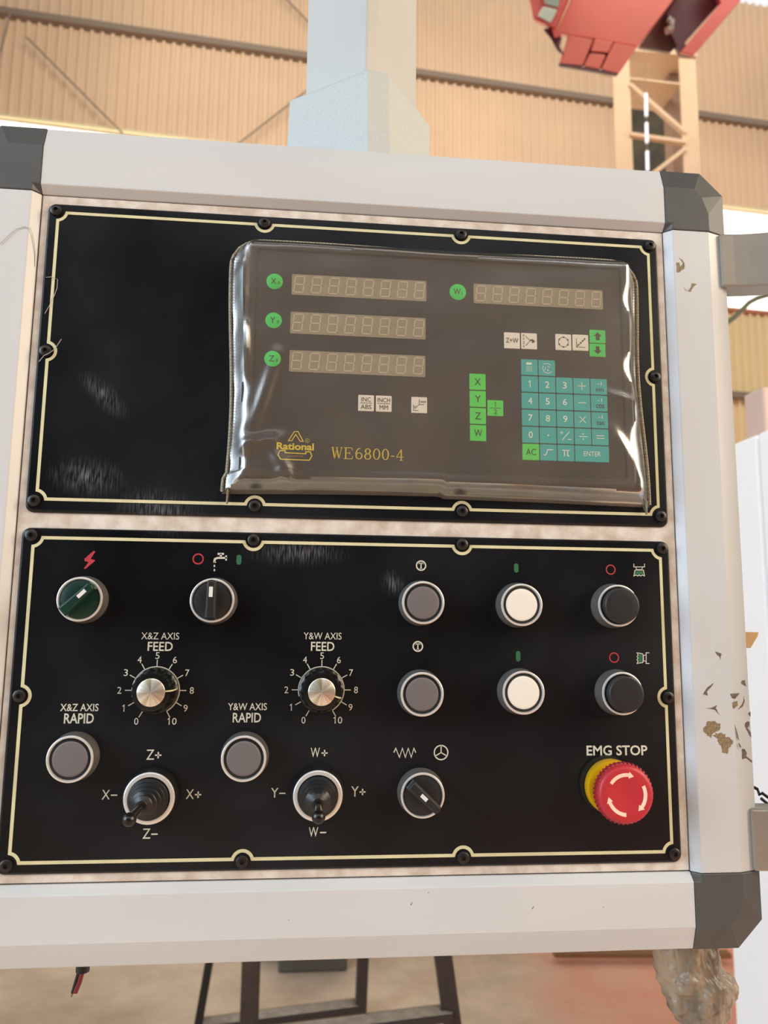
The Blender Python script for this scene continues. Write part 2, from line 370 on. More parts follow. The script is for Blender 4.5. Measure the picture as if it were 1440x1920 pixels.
# ================================================================== LATTICE COLUMN
def CP(px, py, y=10.6): return P(px, py, -y)
col = empty('lattice_column', (CP(1230, 320).x, 10.6, FLOOR), 'tan steel lattice column standing against the ribbed wall under the red crane', 'column')
def vert_x(pa, pb): a = CP(*pa); b = CP(*pb); return a.x, b.x
xl0, xl1 = CP(1153, 230).x, CP(1184, 230).x; xr0, xr1 = CP(1279, 230).x, CP(1310, 230).x
ct = CP(1230, 92).z + .05
for a, b in ((xl0, xl1), (xr0, xr1)):
    g = G(); g.box(a, b, 10.6, 10.63, FLOOR, ct); g.box((a+b)/2-.02, (a+b)/2+.02, 10.63, 10.80, FLOOR, ct); g.build('chord', 'steel', col)
def brace(a, b, wd=.085):
    A = CP(*a); B = CP(*b); g = G(); g.bar(A, B, wd, .06, (0, 1, 0)); g.build('brace', 'steel', col)
brace((1180, 160), (1284, 250)); brace((1180, 253), (1284, 268)); brace((1180, 360), (1284, 280)); brace((1180, 365), (1284, 380)); brace((1180,385),(1284,470)); brace((1180, 590), (1284, 500)); brace((1180,478),(1284,492))
A = CP(1184, 148); B = CP(1279, 166)
g = G(); g.add([(xl1,10.6,A.z),(xr0,10.6,A.z-.03),(xr0,11.3,A.z-.03),(xl1,11.3,A.z),(xl1,10.6,A.z+.03),(xr0,10.6,A.z),(xr0,11.3,A.z),(xl1,11.3,A.z+.03)],
  [(0,3,2,1),(4,5,6,7),(0,1,5,4),(1,2,6,5),(2,3,7,6),(3,0,4,7)]); g.build('batten_plate', 'steel', col)
g = G(); g.box(xl0, xr1, 10.55, 11.2, CP(1230, 103).z, CP(1230, 92).z); g.build('cap_plate', 'steel', col)
g = G(); g.box(P(1258,230,-11).x, P(1281,230,-11).x, 10.98, 11.25, FLOOR, ct); g.build('chord_shade', mat('shaded_steel', (150, 122, 104), .6), col)  # darker strip standing in for the shaded side of the right chord
# dark sheet hung in the bay behind the lattice
g = G(); a = wall_sz(1170, 172, .3); b = wall_sz(1285, 330, .3)
N = 10; pts = []
for j in range(N+1):
    for i in range(N+1):
        pts.append(W3(a[0]+(b[0]-a[0])*i/N, a[1]+(b[1]-.9-a[1])*j/N, .30+.05*math.sin(i*2.1+j*.7)))
g.grid(pts, N+1, N+1); pts2 = [W3((q[0]-WO.x)/WT.x, q[2], .16) for q in ()]
o = g.build('tarpaulin', 'dark'); sd = o.modifiers.new('s', 'SOLIDIFY'); sd.thickness = .02
tag(o, 'dark olive tarpaulin hanging on the wall behind the lattice column', 'tarpaulin')
# bright dashes for light slits, their glow put into the material
g = empty('bright_dashes', CP(1213, 330, 10.3), 'row of white dashes with added glow, made for light slits at the lattice column', 'rod')
M['dash_glow'] = mat('dash_glow_white', (246, 246, 252), .4, emit=((235, 238, 255), .5))
for y0, y1 in ((176, 187), (190, 218), (231, 268), (284, 320), (331, 365)):
    t = G(); t.tube([CP(1211+(y0-176)*.022, y0, 10.3), CP(1211+(y1-176)*.022, y1, 10.3)], .026, 10); t.build('segment', 'dash_glow', g)
t = G(); t.tube([Vector((CP(1210.5, 176, 10.3).x, 10.3, z_top+1.3)), CP(1210.5, 176, 10.3), CP(1216, 400, 10.3)], .006, 6); t.build('cord', 'purlin', g)
# ================================================================== RED CRANE
M['crane'] = mat('crane_red', (242, 122, 104), .5, var=.06, vscale=1.5)
M['crane_dark'] = mat('crane_maroon', (92, 34, 44), .6)
M['crane_side'] = mat('crane_side', (226, 98, 90), .5)
M['crane_glass'] = mat('cab_glass', (176, 190, 172), .25)
M['crane_pale'] = mat('cab_blind', (214, 224, 206), .6)
M['crane_grey'] = mat('crane_grey', (122, 104, 92), .6)
cr = empty('overhead_crane', P(1150, 60, -7.5), 'red overhead crane body with a glazed cab and a jutting girder near the roof', 'crane')
def slab(name, pts, y0, y1, m, bevel=.01, parent=cr):
    q0 = [P(a, b, -y0) for a, b in pts]; g = G(); n = len(pts)
    q1 = [Vector((p.x+.4*(y1-y0), p.y+(y1-y0), p.z+.72*(y1-y0))) for p in q0]   # the body leans back and up
    g.add([tuple(p) for p in q0]+[tuple(p) for p in q1], [tuple(range(n)), tuple(range(2*n-1,n-1,-1))]+[(i,i+n,(i+1)%n+n,(i+1)%n) for i in range(n)])
    return g.build(name, m, parent, bevel=bevel, seg=1)
slab('body', [(1066,-60),(1070,0),(1043,60),(1070,66),(1112,72),(1195,87),(1262,0),(1300,-60)], 7.5, 7.9, 'crane')
slab('lower_panel', [(1066,66),(1112,74),(1092,123),(1048,119)], 7.42, 7.6, 'crane')
slab('lower_panel', [(1115,73),(1150,79),(1141,99),(1107,96)], 7.44, 7.6, 'crane')
slab('lower_panel', [(1106,100),(1136,103),(1124,130),(1094,124)], 7.42, 7.6, 'crane')
slab('lower_panel', [(1152,80),(1194,88),(1160,138),(1127,130)], 7.42, 7.6, 'crane')
slab('panel_backing', [(1066,64),(1195,86),(1158,134),(1050,116)], 7.62, 7.7, 'crane_dark')
slab('panel_edge', [(1048,118),(1160,137),(1157,141),(1046,122)], 7.41, 7.7, 'crane_dark')
slab('cab_frame', [(985,-40),(1078,-40),(1040,52),(1000,36)], 7.3, 7.6, 'crane_side')
slab('cab_window', [(1012,-40),(1056,-40),(1046,14),(1022,8)], 7.27, 7.32, 'crane_glass')
slab('cab_window', [(1018,12),(1045,18),(1032,43),(1008,30)], 7.27, 7.32, 'crane_pale')
slab('bracket', [(1033,52),(1052,66),(1048,84),(1058,104),(1043,92),(1033,72),(1018,54)], 7.4, 7.6, 'crane_dark')
slab('bracket', [(1034,52),(1054,56),(1050,68),(1040,72)], 7.36, 7.45, 'crane_side')
slab('under_girder', [(1262,0),(1290,-60),(1380,-60),(1350,0),(1258,98),(1197,88)], 7.95, 8.2, 'crane_grey')
slab('girder', [(1290,-40),(1392,-40),(1356,0),(1284,80),(1300,106),(1276,100),(1256,62),(1250,24)], 7.8, 8.1, 'crane_dark')
slab('girder_flange', [(1330,-40),(1420,-40),(1384,6),(1301,104),(1277,98),(1352,6)], 7.6, 7.8, 'crane_side')
g = G(); c0 = P(1252, 36, -7.7); g.tube([c0, c0+Vector((.05, 0, -.03)), c0+Vector((.03, 0, -.14)), c0+Vector((-.02, 0, -.16))], .045, 12); g.build('hook_block', mat('hook_pale', (190, 178, 168), .4), cr)
# ================================================================== WHITE MACHINE on the right
XM = 1.2
def onx(px, py, x): d = ray(px, py); return CAM + d*((x-CAM.x)/d.x)
mz = onx(1440, 805, XM).z; y_far = onx(1334, 1000, XM).y; y_seam = onx(1424, 900, XM).y
mc = empty('white_machine_cabinet', (1.6, 1, FLOOR), 'tall white enamelled machine enclosure standing behind the right edge of the control panel', 'machine cabinet')
g = G(); g.box(XM, 2.4, y_seam+.004, y_far, FLOOR, mz); g.build('rear_panel', 'white', mc, bevel=.006)
g = G(); g.box(XM, 2.4, -.1, y_seam-.004, FLOOR, mz); g.build('front_panel', 'white', mc, bevel=.006)
g = G(); g.box(XM+.02, 2.38, y_seam-.004, y_seam+.004, FLOOR, mz-.01); g.build('seam_strip', 'gap', mc)
pz = onx(1438, 724, XM+.05)
g = G(); g.box(pz.x-.012, pz.x+.05, pz.y, pz.y+.08, mz, pz.z); o = g.build('pale_post', mat('pink_post', (206, 178, 164), .5), bevel=.006)  # plain post for an unclear pinkish shape on top of the machine
tag(o, 'short pale pink post standing on top of the white machine enclosure', 'post')
# dark hose looping near the window
g = G(); hp = [P(a, b, -3.2) for a, b in ((1340,618),(1362,606),(1378,594),(1392,580),(1405,567),(1420,559),(1440,553),(1470,552))]
g.tube(hp, .013, 10); o = g.build('hose', mat('hose_olive', (110, 112, 92), .5)); tag(o, 'dark olive hose arching past the bright window under the upper handle bracket', 'hose')
# ================================================================== STEP LADDER
M['ladder'] = mat('ladder_brown', (66, 52, 46), .5, var=.15, vscale=20)
M['ladder_dark'] = mat('ladder_dark', (34, 27, 24), .5)
M['tread'] = mat('ribbed_tread', (150, 140, 128), .3, metal=.8, var=.2, vscale=30)
la = empty('step_ladder', (P(600, 1860, -2).x, 2.0, FLOOR), 'brown steel step ladder standing on the concrete floor below the control panel', 'ladder')
def rail_l(a, b, y, wx, wy, m):
    A = P(a[0], a[1], -y); B = P(b[0], b[1], -y-.02); d = B-A
    bot = A + d*((FLOOR-A.z)/d.z); top = A - d*((-.35-A.z)/d.z)*-1
    g = G(); g.bar(top, bot, wx, wy, (1, 0, 0)); g.build('leg', m, la, bevel=.004); return A, B
L1 = rail_l((391, 1812), (372, 1920), 2.35, .027, .05, 'ladder_dark')
L2 = rail_l((471, 1806), (467, 1920), 1.85, .052, .03, 'ladder')
L3 = rail_l((680, 1802), (675, 1920), 2.45, .040, .05, 'ladder')
L4 = rail_l((831, 1796), (848, 1920), 1.95, .054, .03, 'ladder')
def tread(a, b, ya, yb):
    A = P(a[0], a[1], -ya); B = P(b[0], b[1], -yb); B.z = A.z
    d = (B-A).normalized(); n = Vector((-d.y, d.x, 0))
    t = G(); t.bar(A+Vector((0,0,-.012)), B+Vector((0,0,-.012)), .07, .022, (0, 1, 0)) ; st = t.build('step', 'ladder', la)
    q = G()
    for k in range(5): q.tube([A+n*(.012*k-.028), B+n*(.012*k-.028)], .0035, 6)
    q.build('ridge', 'tread', st)
tread((376, 1916), (672, 1884), 2.37, 2.47); tread((462, 1938), (842, 1898), 1.87, 1.97)
# low machine foot on the floor
q = P(521, 1827, 0); d = ray(530, 1826); k = (FLOOR-CAM.z)/d.z; q = CAM + d*k
g = G(); g.box(q.x-.02, q.x+.26, q.y, q.y+.5, FLOOR, FLOOR+.16); g.box(q.x-.10, q.x+.0, q.y+.12, q.y+.5, FLOOR, FLOOR+.1)
o = g.build('floor_block', mat('floor_block_grey', (92, 84, 76), .6), bevel=.01); tag(o, 'low dark grey metal block on the floor behind the ladder, mostly hidden by the panel', 'block')
# timber strip on the red floor
d = ray(1080, 1786); a = CAM + d*((FLOOR+.03-CAM.z)/d.z); d = ray(1240, 1793); b = CAM + d*((FLOOR+.03-CAM.z)/d.z)
g = G(); g.bar(a-Vector((.1,0,0)), b+Vector((.3,0,0)), .02, .05); o = g.build('timber_strip', mat('timber', (128, 88, 56), .7), bevel=.004); tag(o, 'thin brown timber strip lying across the red painted floor', 'strip')
# ================================================================== CONTROL CABINET
XL, XR, ZB, ZT = -.0115, .4421, -.0123, .4462        # opening inside the rails
OW, OT, OB = .0487, .0500, .0487                     # rail width right/left, top, bottom
FH = .005; FWD = .0333; BK = .0005; DEP = .105
cab = empty('control_panel', ((XL+XR)/2, .05, ZB-OB), 'white framed pendant control panel with black plates, buttons and knobs hanging from the arm', 'control panel')
def prof(ow): return [(0, -.004), (0, 0), (.0052, FH), (FWD, FH), (ow, -BK), (ow, -DEP), (0, -DEP)]   # (out, h)
def rail(name, kind):
    g = G()
    if kind == 'top': rings = [[(x, -h, ZT+u) for u, h in prof(OT)] for x in (XL+.0002, XR-.0002)]
    if kind == 'bottom': rings = [[(x, -h, ZB-u) for u, h in prof(OB)] for x in (XL+.0002, XR-.0002)]
    if kind == 'right': rings = [[(XR+u, -h, z) for u, h in prof(OW)] for z in (ZB+.0002, ZT-.0002)]
    if kind == 'left': rings = [[(XL-u, -h, z) for u, h in prof(OW)] for z in (ZB+.0002, ZT-.0002)]
    g.loft(rings, (1, 1), False)
    return g.build(name, 'rail' if kind in ('top', 'bottom') else 'rail_v', cab, bevel=.0005, seg=2)
for kk in ('top', 'bottom', 'left'): rail('frame_rail', kk)
rr = rail('frame_rail', 'right'); tag(rr, 'right frame rail with chipped paint')
def corner(sx, sz):
    OO = OT if sz > 0 else OB; e = .0006; cut = .0176
    cx = XR if sx > 0 else XL; cz = ZT if sz > 0 else ZB
    def q(u, v, h): return (cx+sx*u, -h, cz+sz*v)
    fh = FH+e; U = OW+e; V = OO+e; fu = FWD+.0005
    v = [q(0,0,e), q(.0052,0,fh), q(.0052,.0052,fh), q(0,.0052,fh),          # 0-3
         q(fu,0,fh), q(fu,.014,fh), q(.0290,.0270,fh), q(.0235,fu,fh), q(0,fu,fh),        # 4-8
         q(U,0,-BK), q(U,V-cut,-BK), q(U-cut,V,-BK), q(0,V,-BK),            # 9-12
         q(U,0,-DEP), q(U,V-cut,-DEP), q(U-cut,V,-DEP), q(0,V,-DEP), q(0,0,-DEP)]  # 13-17
    f = [(0,1,2),(0,2,3),(1,4,5,6,7,8,3,2),(4,9,10,5),(5,10,6),(6,10,11),(6,11,7),(7,11,12,8),
         (9,13,14,10),(10,14,15,11),(11,15,16,12),(13,17,16,15,14),(0,3,8,12,16,17),(0,17,13,9,4,1)]
    g = G(); g.add(v, f); return g.build('corner_cap', 'cap', cab, bevel=.0006, seg=2)
for sx in (-1, 1):
    for sz in (-1, 1): corner(sx, sz)
g = G(); g.box(XL+.001, XR-.001, .006, DEP-.002, ZB+.001, ZT-.001); g.build('cabinet_body', 'gap', cab)
g = G(); g.box(XL+.0009, XR-.0009, 0, .0058, ZB+.0009, ZT-.0009); g.build('mounting_sheet', 'face', cab, bevel=.0003)
# ---- black plates with border line and screws
SX = [0, .1439, .2864, .43]; PH = .0022
def border(x0, x1, z0, z1, mids_t, mids_b, mid_z):
    i = .0013; r = .0064; rc = .0072; pts = []
    X0, X1, Z0, Z1 = x0+i, x1-i, z0+i, z1-i
    def arc(cx, cz, rad, a0, a1, n=12): return [(cx+rad*math.cos(math.radians(a0+(a1-a0)*k/n)), cz+rad*math.sin(math.radians(a0+(a1-a0)*k/n))) for k in range(n+1)]
    a = math.degrees(math.asin(i/rc)); b = math.degrees(math.asin(i/r))
    pts += arc(x0, z1, rc, 270+a, 360-a)                      # top left
    for m in mids_t: pts += arc(m, z1, r, 180+b, 360-b)
    pts += arc(x1, z1, rc, 180+a, 270-a)
    pts += arc(x1, mid_z, r, 90+b, 270-b)
    pts += arc(x1, z0, rc, 90+a, 180-a)
    for m in reversed(mids_b): pts += arc(m, z0, r, b, 180-b)
    pts += arc(x0, z0, rc, a, 90-a)
    pts += arc(x0, mid_z, r, -90+b, 90-b)
    return pts
def screw(x, z, par):
    g = G(); g.lathe([(.0039, 0), (.0041, .0006), (.0038, .0018), (.0027, .0024), (.0016, .0025)], x, z, 28, y0=-PH); s = g.build('screw', 'screw', par)
    s_ = G(); s_.prism([(x+.00135*math.cos(k*math.pi/3), z+.00135*math.sin(k*math.pi/3)) for k in range(6)], -PH-.0026, -PH-.0020); 
    return s, s_
def plate(name, x0, x1, z0, z1, zt, zm, zb_, label):
    n = 6; r = .0055
    rings = [[(x, -h, z) for x, z in rrect(x0+o, x1-o, z0+o, z1-o, r-o*.5, n)] for o, h in ((0,0),(0,.0007),(.0006,.0016),(.0016,PH))]
    g = G(); g.loft(rings, (1,1), False); pl = g.build(name, 'plate', cab, label=label)
    g = G(); g.ribbon(border(0, .43, zb_, zt, SX[1:3], SX[1:3], zm), .0021, -PH-.00012, True); g.build('border_line', 'cream', pl, label='cream printed border line')
    for x in SX:
        for z in (zt, zb_): scr(x, z, pl)
    for x in (0, .43): scr(x, zm, pl)
    return pl
def scr(x, z, par):
    g = G(); g.lathe([(.0039, 0), (.0041, .0006), (.0038, .0018), (.0027, .0024), (.0015, .0024), (.0014, .0010), (.0001, .0010)], x, z, 26, y0=-PH)
    g.build('screw', 'screw', par)
up = plate('upper_plate', -.0060, .4360, .2208, .4391, .4334, .3313, .2284, 'upper black plate behind the digital readout')
lo = plate('lower_plate', -.0067, .4357, -.0060, .2106, .2053, .1025, .0, 'lower black plate carrying the buttons')
# ---- printing on the lower plate
TY = PH+.00012
def T(txt, px, py, wd, ht, m='text', b=.0, name='lettering'):
    g = G(); putpx(g, txt, px, py, wd, ht, TY, b); return g.build(name, m, lo)
T('X&Z AXIS', 300.5, 1192.5, 71, 13); T('FEED', 300.5, 1212, 47, 17, b=.012)
T('Y&W AXIS', 605, 1192.5, 71, 13); T('FEED', 605, 1212, 44, 17, b=.012)
T('X&Z AXIS', 149, 1326.5, 72, 14, b=.01); T('RAPID', 148, 1347, 56, 19, b=.018)
T('Y&W AXIS', 464, 1325, 73, 13.5, b=.006); T('RAPID', 463, 1345.5, 53, 18, b=.012)
for s_, x, y, wd, ht in (('Z+',288.5,1415,28,19),('X-',205.5,1490,29,18),('X+',363,1489,29,18),('Z-',281.5,1563,28,19),
                         ('W+',599,1411,33,18),('Y-',521.5,1486.5,27,18),('Y+',672,1484,27,19),('W-',596,1560,34,18)):
    a, b_ = s_[0], s_[1]; g = G(); hw = wd/2
    lw = wd*.52
    putpx(g, a, x-hw+lw/2, y, lw, ht, TY, .0)
    sx_, sz_ = X(x+hw-wd*.21, y+1, TY); l = .0020
    g.ribbon([(sx_-l, sz_), (sx_+l, sz_)], .00085, -TY)
    if b_ == '+': g.ribbon([(sx_, sz_-l), (sx_, sz_+l)], .00085, -TY)
    g.build('lettering', 'text', lo)
T('EMG STOP', 1157, 1407, 114, 19, b=.02)
def PX(px, py): return X(px, py, TY)
def strokes(name, m, *lines, wd=.0009, closed=False, extra=None, par=None, h=TY):
    g = G()
    for L in lines: g.ribbon([X(a, b, h) for a, b in L], wd, -h, closed)
    if extra: extra(g)
    return g.build(name, m, par or lo)
def circ(px, py, r, wd, m, name='symbol', extra=None):
    g = G(); c = PX(px, py); g.ring(c[0], c[1], r/2.75*.001, wd, -TY)
    if extra: extra(g, c)
    return g.build(name, m, lo)
g = G(); g.poly([PX(a, b) for a, b in ((175,1033),(179,1034),(170,1048),(178,1050),(178,1052),(160,1067),(157,1066),(166,1054),(159,1052),(158,1048))], -TY); g.build('lightning_symbol', 'red_print', lo, label='red lightning bolt symbol')
circ(371.5, 1048, 9, .0009, 'red_print', 'circle_symbol'); circ(1145, 1068, 8.7, .0008, 'red_print', 'circle_symbol'); circ(1151.5, 1233, 8.7, .0008, 'red_print', 'circle_symbol')
def pill(px, py, w_, h_):
    g = G(); c = PX(px, py); a, b = w_/2.8*.0005, h_/2.8*.0005
    g.poly([(c[0]+a*math.cos(t*math.pi/6), c[1]+(b-a)+a*math.sin(t*math.pi/6)) for t in range(7)]+[(c[0]-a*math.cos(t*math.pi/6), c[1]-(b-a)-a*math.sin(t*math.pi/6)) for t in range(7)], -TY)
    g.build('bar_symbol', 'green_print', lo)
pill(448, 1049.5, 9.5, 19); pill(968, 1065, 9, 18); pill(971.5, 1230.5, 9, 20)
strokes('tap_symbol', 'text', [(401.5,1054),(403,1048),(408,1046),(425,1046)], [(414,1045),(414,1038)], [(408,1038.5),(420,1038.5)], wd=.0013,
        extra=lambda g: (g.ribbon([PX(424,1041.5), PX(424,1051)], .0011, -TY), g.ribbon([PX(402,1059), PX(402,1063)], .0009, -TY), g.ribbon([PX(402,1067), PX(402,1071)], .0009, -TY), g.ribbon([PX(400,1054), PX(405,1054)], .0008, -TY)))
def T_in(g, c):
    y = -TY
    g.ribbon([(c[0], c[1]+.0017), (c[0], c[1]-.0019)], .0008, y); g.ribbon([(c[0]-.0016, c[1]+.0017), (c[0]+.0016, c[1]+.0017)], .0006, y)
    g.ribbon([(c[0]-.0015, c[1]+.0020), (c[0]-.0015, c[1]+.0009)], .00035, y); g.ribbon([(c[0]+.0015, c[1]+.0020), (c[0]+.0015, c[1]+.0009)], .00035, y)
    g.ribbon([(c[0]-.0009, c[1]-.0019), (c[0]+.0009, c[1]-.0019)], .00045, y)
circ(789.5, 1060.5, 8.7, .0009, 'text', extra=T_in); circ(783.5, 1212, 8.7, .0009, 'text', extra=T_in)
strokes('zigzag_symbol', 'text', [(738.5,1411),(742,1403),(749,1420),(754.5,1403),(760,1420),(765.5,1403),(771,1420),(776,1403),(779.5,1411)], wd=.0007)
def wheel(g, c):
    for a in (90, 210, 330): g.ribbon([c, (c[0]+.0045*math.cos(math.radians(a)), c[1]+.0045*math.sin(math.radians(a)))], .0007, -TY)
circ(827, 1411, 12.5, .0008, 'text', 'handwheel_symbol', wheel)
def cutter(cx, cy, rot):
    def q(a, b): return (cx+a, cy+b) if not rot else (cx-b, cy+a)
    L = [[(-10,-12),(-10,-6),(10,-6),(10,-12)], [(-6,-5),(-5,-1),(5,-1),(6,-5)], [(-8,0),(-10,11),(-6,9),(-3,11),(0,9),(3,11),(6,9),(10,11),(8,0),(-8,0)]]
    g = G()
    for l in L: g.ribbon([PX(*q(a, b)) for a, b in l], .00055, -TY)
    g.build('cutter_symbol', 'text', lo)
    g = G(); g.poly([(x, z) for x, z in [PX(*q(a, b)) for a, b in ((-7,2),(7,2),(8,8),(-8,8))]], -TY-.00002); g.build('cutter_fill', 'green_print', lo)
cutter(1198.5, 1069, 0); cutter(1205.5, 1234, 1)
# ---- feed knobs with their scales
def feed(px, py, cpx, cpy, ang, label):
    c = PX(px, py); g = G(); r = .0151
    g.ring(c[0], c[1], r, .0006, -TY, -60, 196, 50)
    for k in range(11):
        a = math.radians(240-30*k); ca, sa = math.cos(a), math.sin(a)
        g.ribbon([(c[0]+(r+.0002)*ca, c[1]+(r+.0002)*sa), (c[0]+(r+.0044)*ca, c[1]+(r+.0044)*sa)], .0006, -TY)
        rad = .0225 if k != 5 else .0222
        put(g, str(k), c[0]+rad*ca*(1.02 if k in (2, 8) else 1), c[1]+rad*sa, .0026 if k != 10 else .0062, .0043, -TY)
        if k == 1: pass
    g.build('dial_scale', 'text', lo)
    h = .0155
    g = G(); n = 72; R = lambda i, rr, amp: rr + amp*(1 if (i % 4) < 2 else -1)
    prof_ = [(.0146, .0, 0), (.0146, .0025, 0), (.0135, .0032, .0003), (.0128, .0125, .0003), (.0118, .0150, 0), (.0090, h, 0)]
    g.loft([[(c[0]+R(i, a, m)*math.cos(2*math.pi*i/n), -PH-hh, c[1]+R(i, a, m)*math.sin(2*math.pi*i/n)) for i in range(n)] for a, hh, m in prof_], (1, 1), True)
    kb = g.build('feed_knob', 'knob', cab, label=label)
    g = G(); g.lathe([(.0087, 0), (.0087, .0007), (.0082, .0010)], c[0], c[1], 48, y0=-PH-h); g.build('knob_cap', 'turned', kb, label='turned aluminium cap')
    a = math.radians(ang); ca, sa = math.cos(a), math.sin(a); g = G()
    g.ribbon([(c[0]+.0088*ca, c[1]+.0088*sa), (c[0]+.0121*ca, c[1]+.0121*sa)], .0009, -PH-h-.0001)
    g.add([(c[0]+rr*ca-s*sa*.00045, -PH-hh, c[1]+rr*sa+s*ca*.00045) for rr, hh in ((.0119, .0152), (.0133, .0124), (.0139, .0040)) for s in (1, -1)], [(0,1,3,2),(2,3,5,4)])
    g.build('pointer_line', 'cream', kb, label='cream pointer line')
feed(292, 1294.5, 283.4, 1300, 5, 'left feed knob')
feed(602.5, 1293.5, 604.3, 1299.7, -18, 'right feed knob')
# ---- push buttons, switches
BH = .0125
def bezel(name, px, py, r=.0145, label=None, ringw=.0016, hh=BH, org=None):
    c = X(px, py, hh+PH); g = G()
    g.lathe([(r+.0007, 0), (r+.0009, .0012), (r+.0004, .004), (r-.0002, hh-.0022), (r-.0002, hh-.0010)], c[0], c[1], 64, y0=-PH, caps=(0, 0))
    g.lathe([(r-ringw-.0005, hh-.0030), (r-.0004, hh-.0030)], c[0], c[1], 64, y0=-PH, caps=(1, 0))
    b = g.build(name, 'bezel_side', cab, label=label)
    g = G(); g.lathe([(r-.0002, hh-.0010), (r-.0005, hh-.0002), (r-.0009, hh), (r-ringw, hh-.0001), (r-ringw-.0003, hh-.0010), (r-ringw-.0003, hh-.0030)], c[0], c[1], 64, y0=-PH, caps=(0, 0))
    g.build('bezel_ring', 'bezel', b, label='bright silver ring'); return b, c
def button(px, py, m, label, rise=-.0006, rc=.0108):
    b, c = bezel('push_button', px, py, label=label)
    g = G(); g.lathe([(.0126, -.0028), (.0126, -.0016), (rc+.0006, -.0012)], c[0], c[1], 56, y0=-PH-BH, caps=(0, 1)); g.build('shadow_ring', 'rubber' if m != 'white_button' else 'grey_print', b)  # dark ring put in for the shade between cap and bezel
    g = G(); g.lathe([(rc, -.0024), (rc, rise-.0006), (rc-.0005, rise-.0001), (rc-.0012, rise), (rc*.5, rise)], c[0], c[1], 56, y0=-PH-BH); g.build('button_cap', m, b, label=m.replace('_button', '')+' button cap')
button(794, 1130, 'grey_button', 'upper grey push button'); button(792, 1302, 'grey_button', 'lower grey push button')
button(979, 1134, 'white_button', 'upper white push button'); button(982.5, 1299, 'white_button', 'lower white push button')
button(1160.5, 1135.5, 'black_button', 'upper raised black push button', rise=.0065, rc=.0118)
button(1168.5, 1300.5, 'black_button', 'lower raised black push button', rise=.0065, rc=.0118)
button(130, 1424, 'grey_button', 'left grey rapid push button'); button(456.7, 1423, 'grey_button', 'right grey rapid push button')
def selector(px, py, ang, m, label, mark):
    b, c = bezel('selector_switch', px, py, label=label)
    g = G(); g.lathe([(.0126, -.0030), (.0126, -.0012), (.0120, -.0009), (.004, -.0009)], c[0], c[1], 56, y0=-PH-BH); g.build('switch_disc', m, b)
    a = math.radians(ang); ca, sa = math.cos(a), math.sin(a)
    def q(u, v, h): return (c[0]+u*ca-v*sa, -PH-BH-h, c[1]+u*sa+v*ca)
    L1_, w_ = .0122, .0036
    rings = [[q(s*u*k, v*k2, h) for s, u, v in ((1, .0125, -w_*.8), (1, .0132, 0), (1, .0125, w_*.8), (-1, .0120, w_), (-1, .0120, -w_))] for k, k2, h in ((1, 1, -.0009), (.99, .95, .0062), (.93, .72, .0078))]
    g = G(); g.loft(rings, (1, 1), False); hd = g.build('turn_handle', m, b, bevel=.0005)
    g = G(); u0, u1 = mark; hh = .0079
    g.add([q(u0, -.0012, hh), q(u1, -.0012, hh), q(u1, .0012, hh), q(u0, .0012, hh)], [(0,1,2,3)]); g.build('marker', 'marker', b, label='white position marker')
selector(148.6, 1123.5, 45, 'green_switch', 'dark green selector switch turned diagonally', (.0015, .0078))
selector(397.5, 1125.7, 90, 'switch', 'black selector switch pointing straight up', (.0020, .0085))
selector(793, 1492, -42, 'switch', 'black selector switch turned down to the right', (-.003, .002))
def joystick(px, py, bx, by, hb, label):
    c = X(px, py, .0125); r = .0158; g = G()
    g.lathe([(r+.0014, 0), (r+.0014, .004), (r, .0095)], c[0], c[1], 64, y0=-PH, caps=(0, 0)); g.lathe([(r-.004, .006), (r-.001, .006)], c[0], c[1], 48, y0=-PH, caps=(1, 0))
    b = g.build('joystick', 'rubber', cab, label=label)
    g = G(); g.lathe([(r, .0095), (r-.0003, .0103), (r-.0008, .0106), (r-.0028, .0104), (r-.0032, .0095), (r-.0032, .006)], c[0], c[1], 64, y0=-PH, caps=(0, 0)); g.build('bezel_ring', 'bezel', b, label='wide satin silver ring')
    ball = P(bx, by, hb); base = Vector((c[0], -PH-.006, c[1])); ax = (ball-base); L = ax.length; t = ax.normalized()
    # ribbed boot leaning towards the ball
    rings = []; n = 40; NB = 7; tot = .55*L
    for k in range(NB*4+1):
        f_ = k/(NB*4); rad = .0124*(1-f_)**.8 + .0030 + (.0009 if k % 4 < 2 else -.0013)*(1-.4*f_)
        rad = min(rad, .0126)
        cen = base + Vector((0, -1, 0))*(f_*tot*.55) + t*(f_*tot*.5)*1.0
        d = (Vector((0, -1, 0))*(1-f_)+t*f_).normalized(); u = d.cross(Vector((0, 0, 1))).normalized(); v = u.cross(d)
        rings.append([cen + u*rad*math.cos(2*math.pi*i/n) + v*rad*math.sin(2*math.pi*i/n) for i in range(n)])
    g = G(); g.loft(rings, (0, 1), True); g.build('ribbed_boot', 'rubber', b)
    top = sum((Vector(p) for p in rings[-1]), Vector())/n
    g = G(); g.tube([top-t*.002, top+(ball-top)*.35, ball], .0021, 16, r2=.0026); g.build('stick', 'chrome', b, label='chrome stick')
    g = G(); n = 24; rb = .0041
    g.loft([[ball + Vector((rb*math.sin(a)*math.cos(2*math.pi*i/n), -rb*math.cos(a), rb*math.sin(a)*math.sin(2*math.pi*i/n))) for i in range(n)] for a in [math.pi*(k+.02)/12.04 for k in range(13)]], (1, 1), True)
    g.build('ball', 'knob', b, label='glossy black ball tip')
joystick(279, 1497.5, 242.5, 1536.5, .040, 'left joystick pushed down to the left')
joystick(596, 1492.8, 597.3, 1532, .040, 'right joystick pushed straight down')
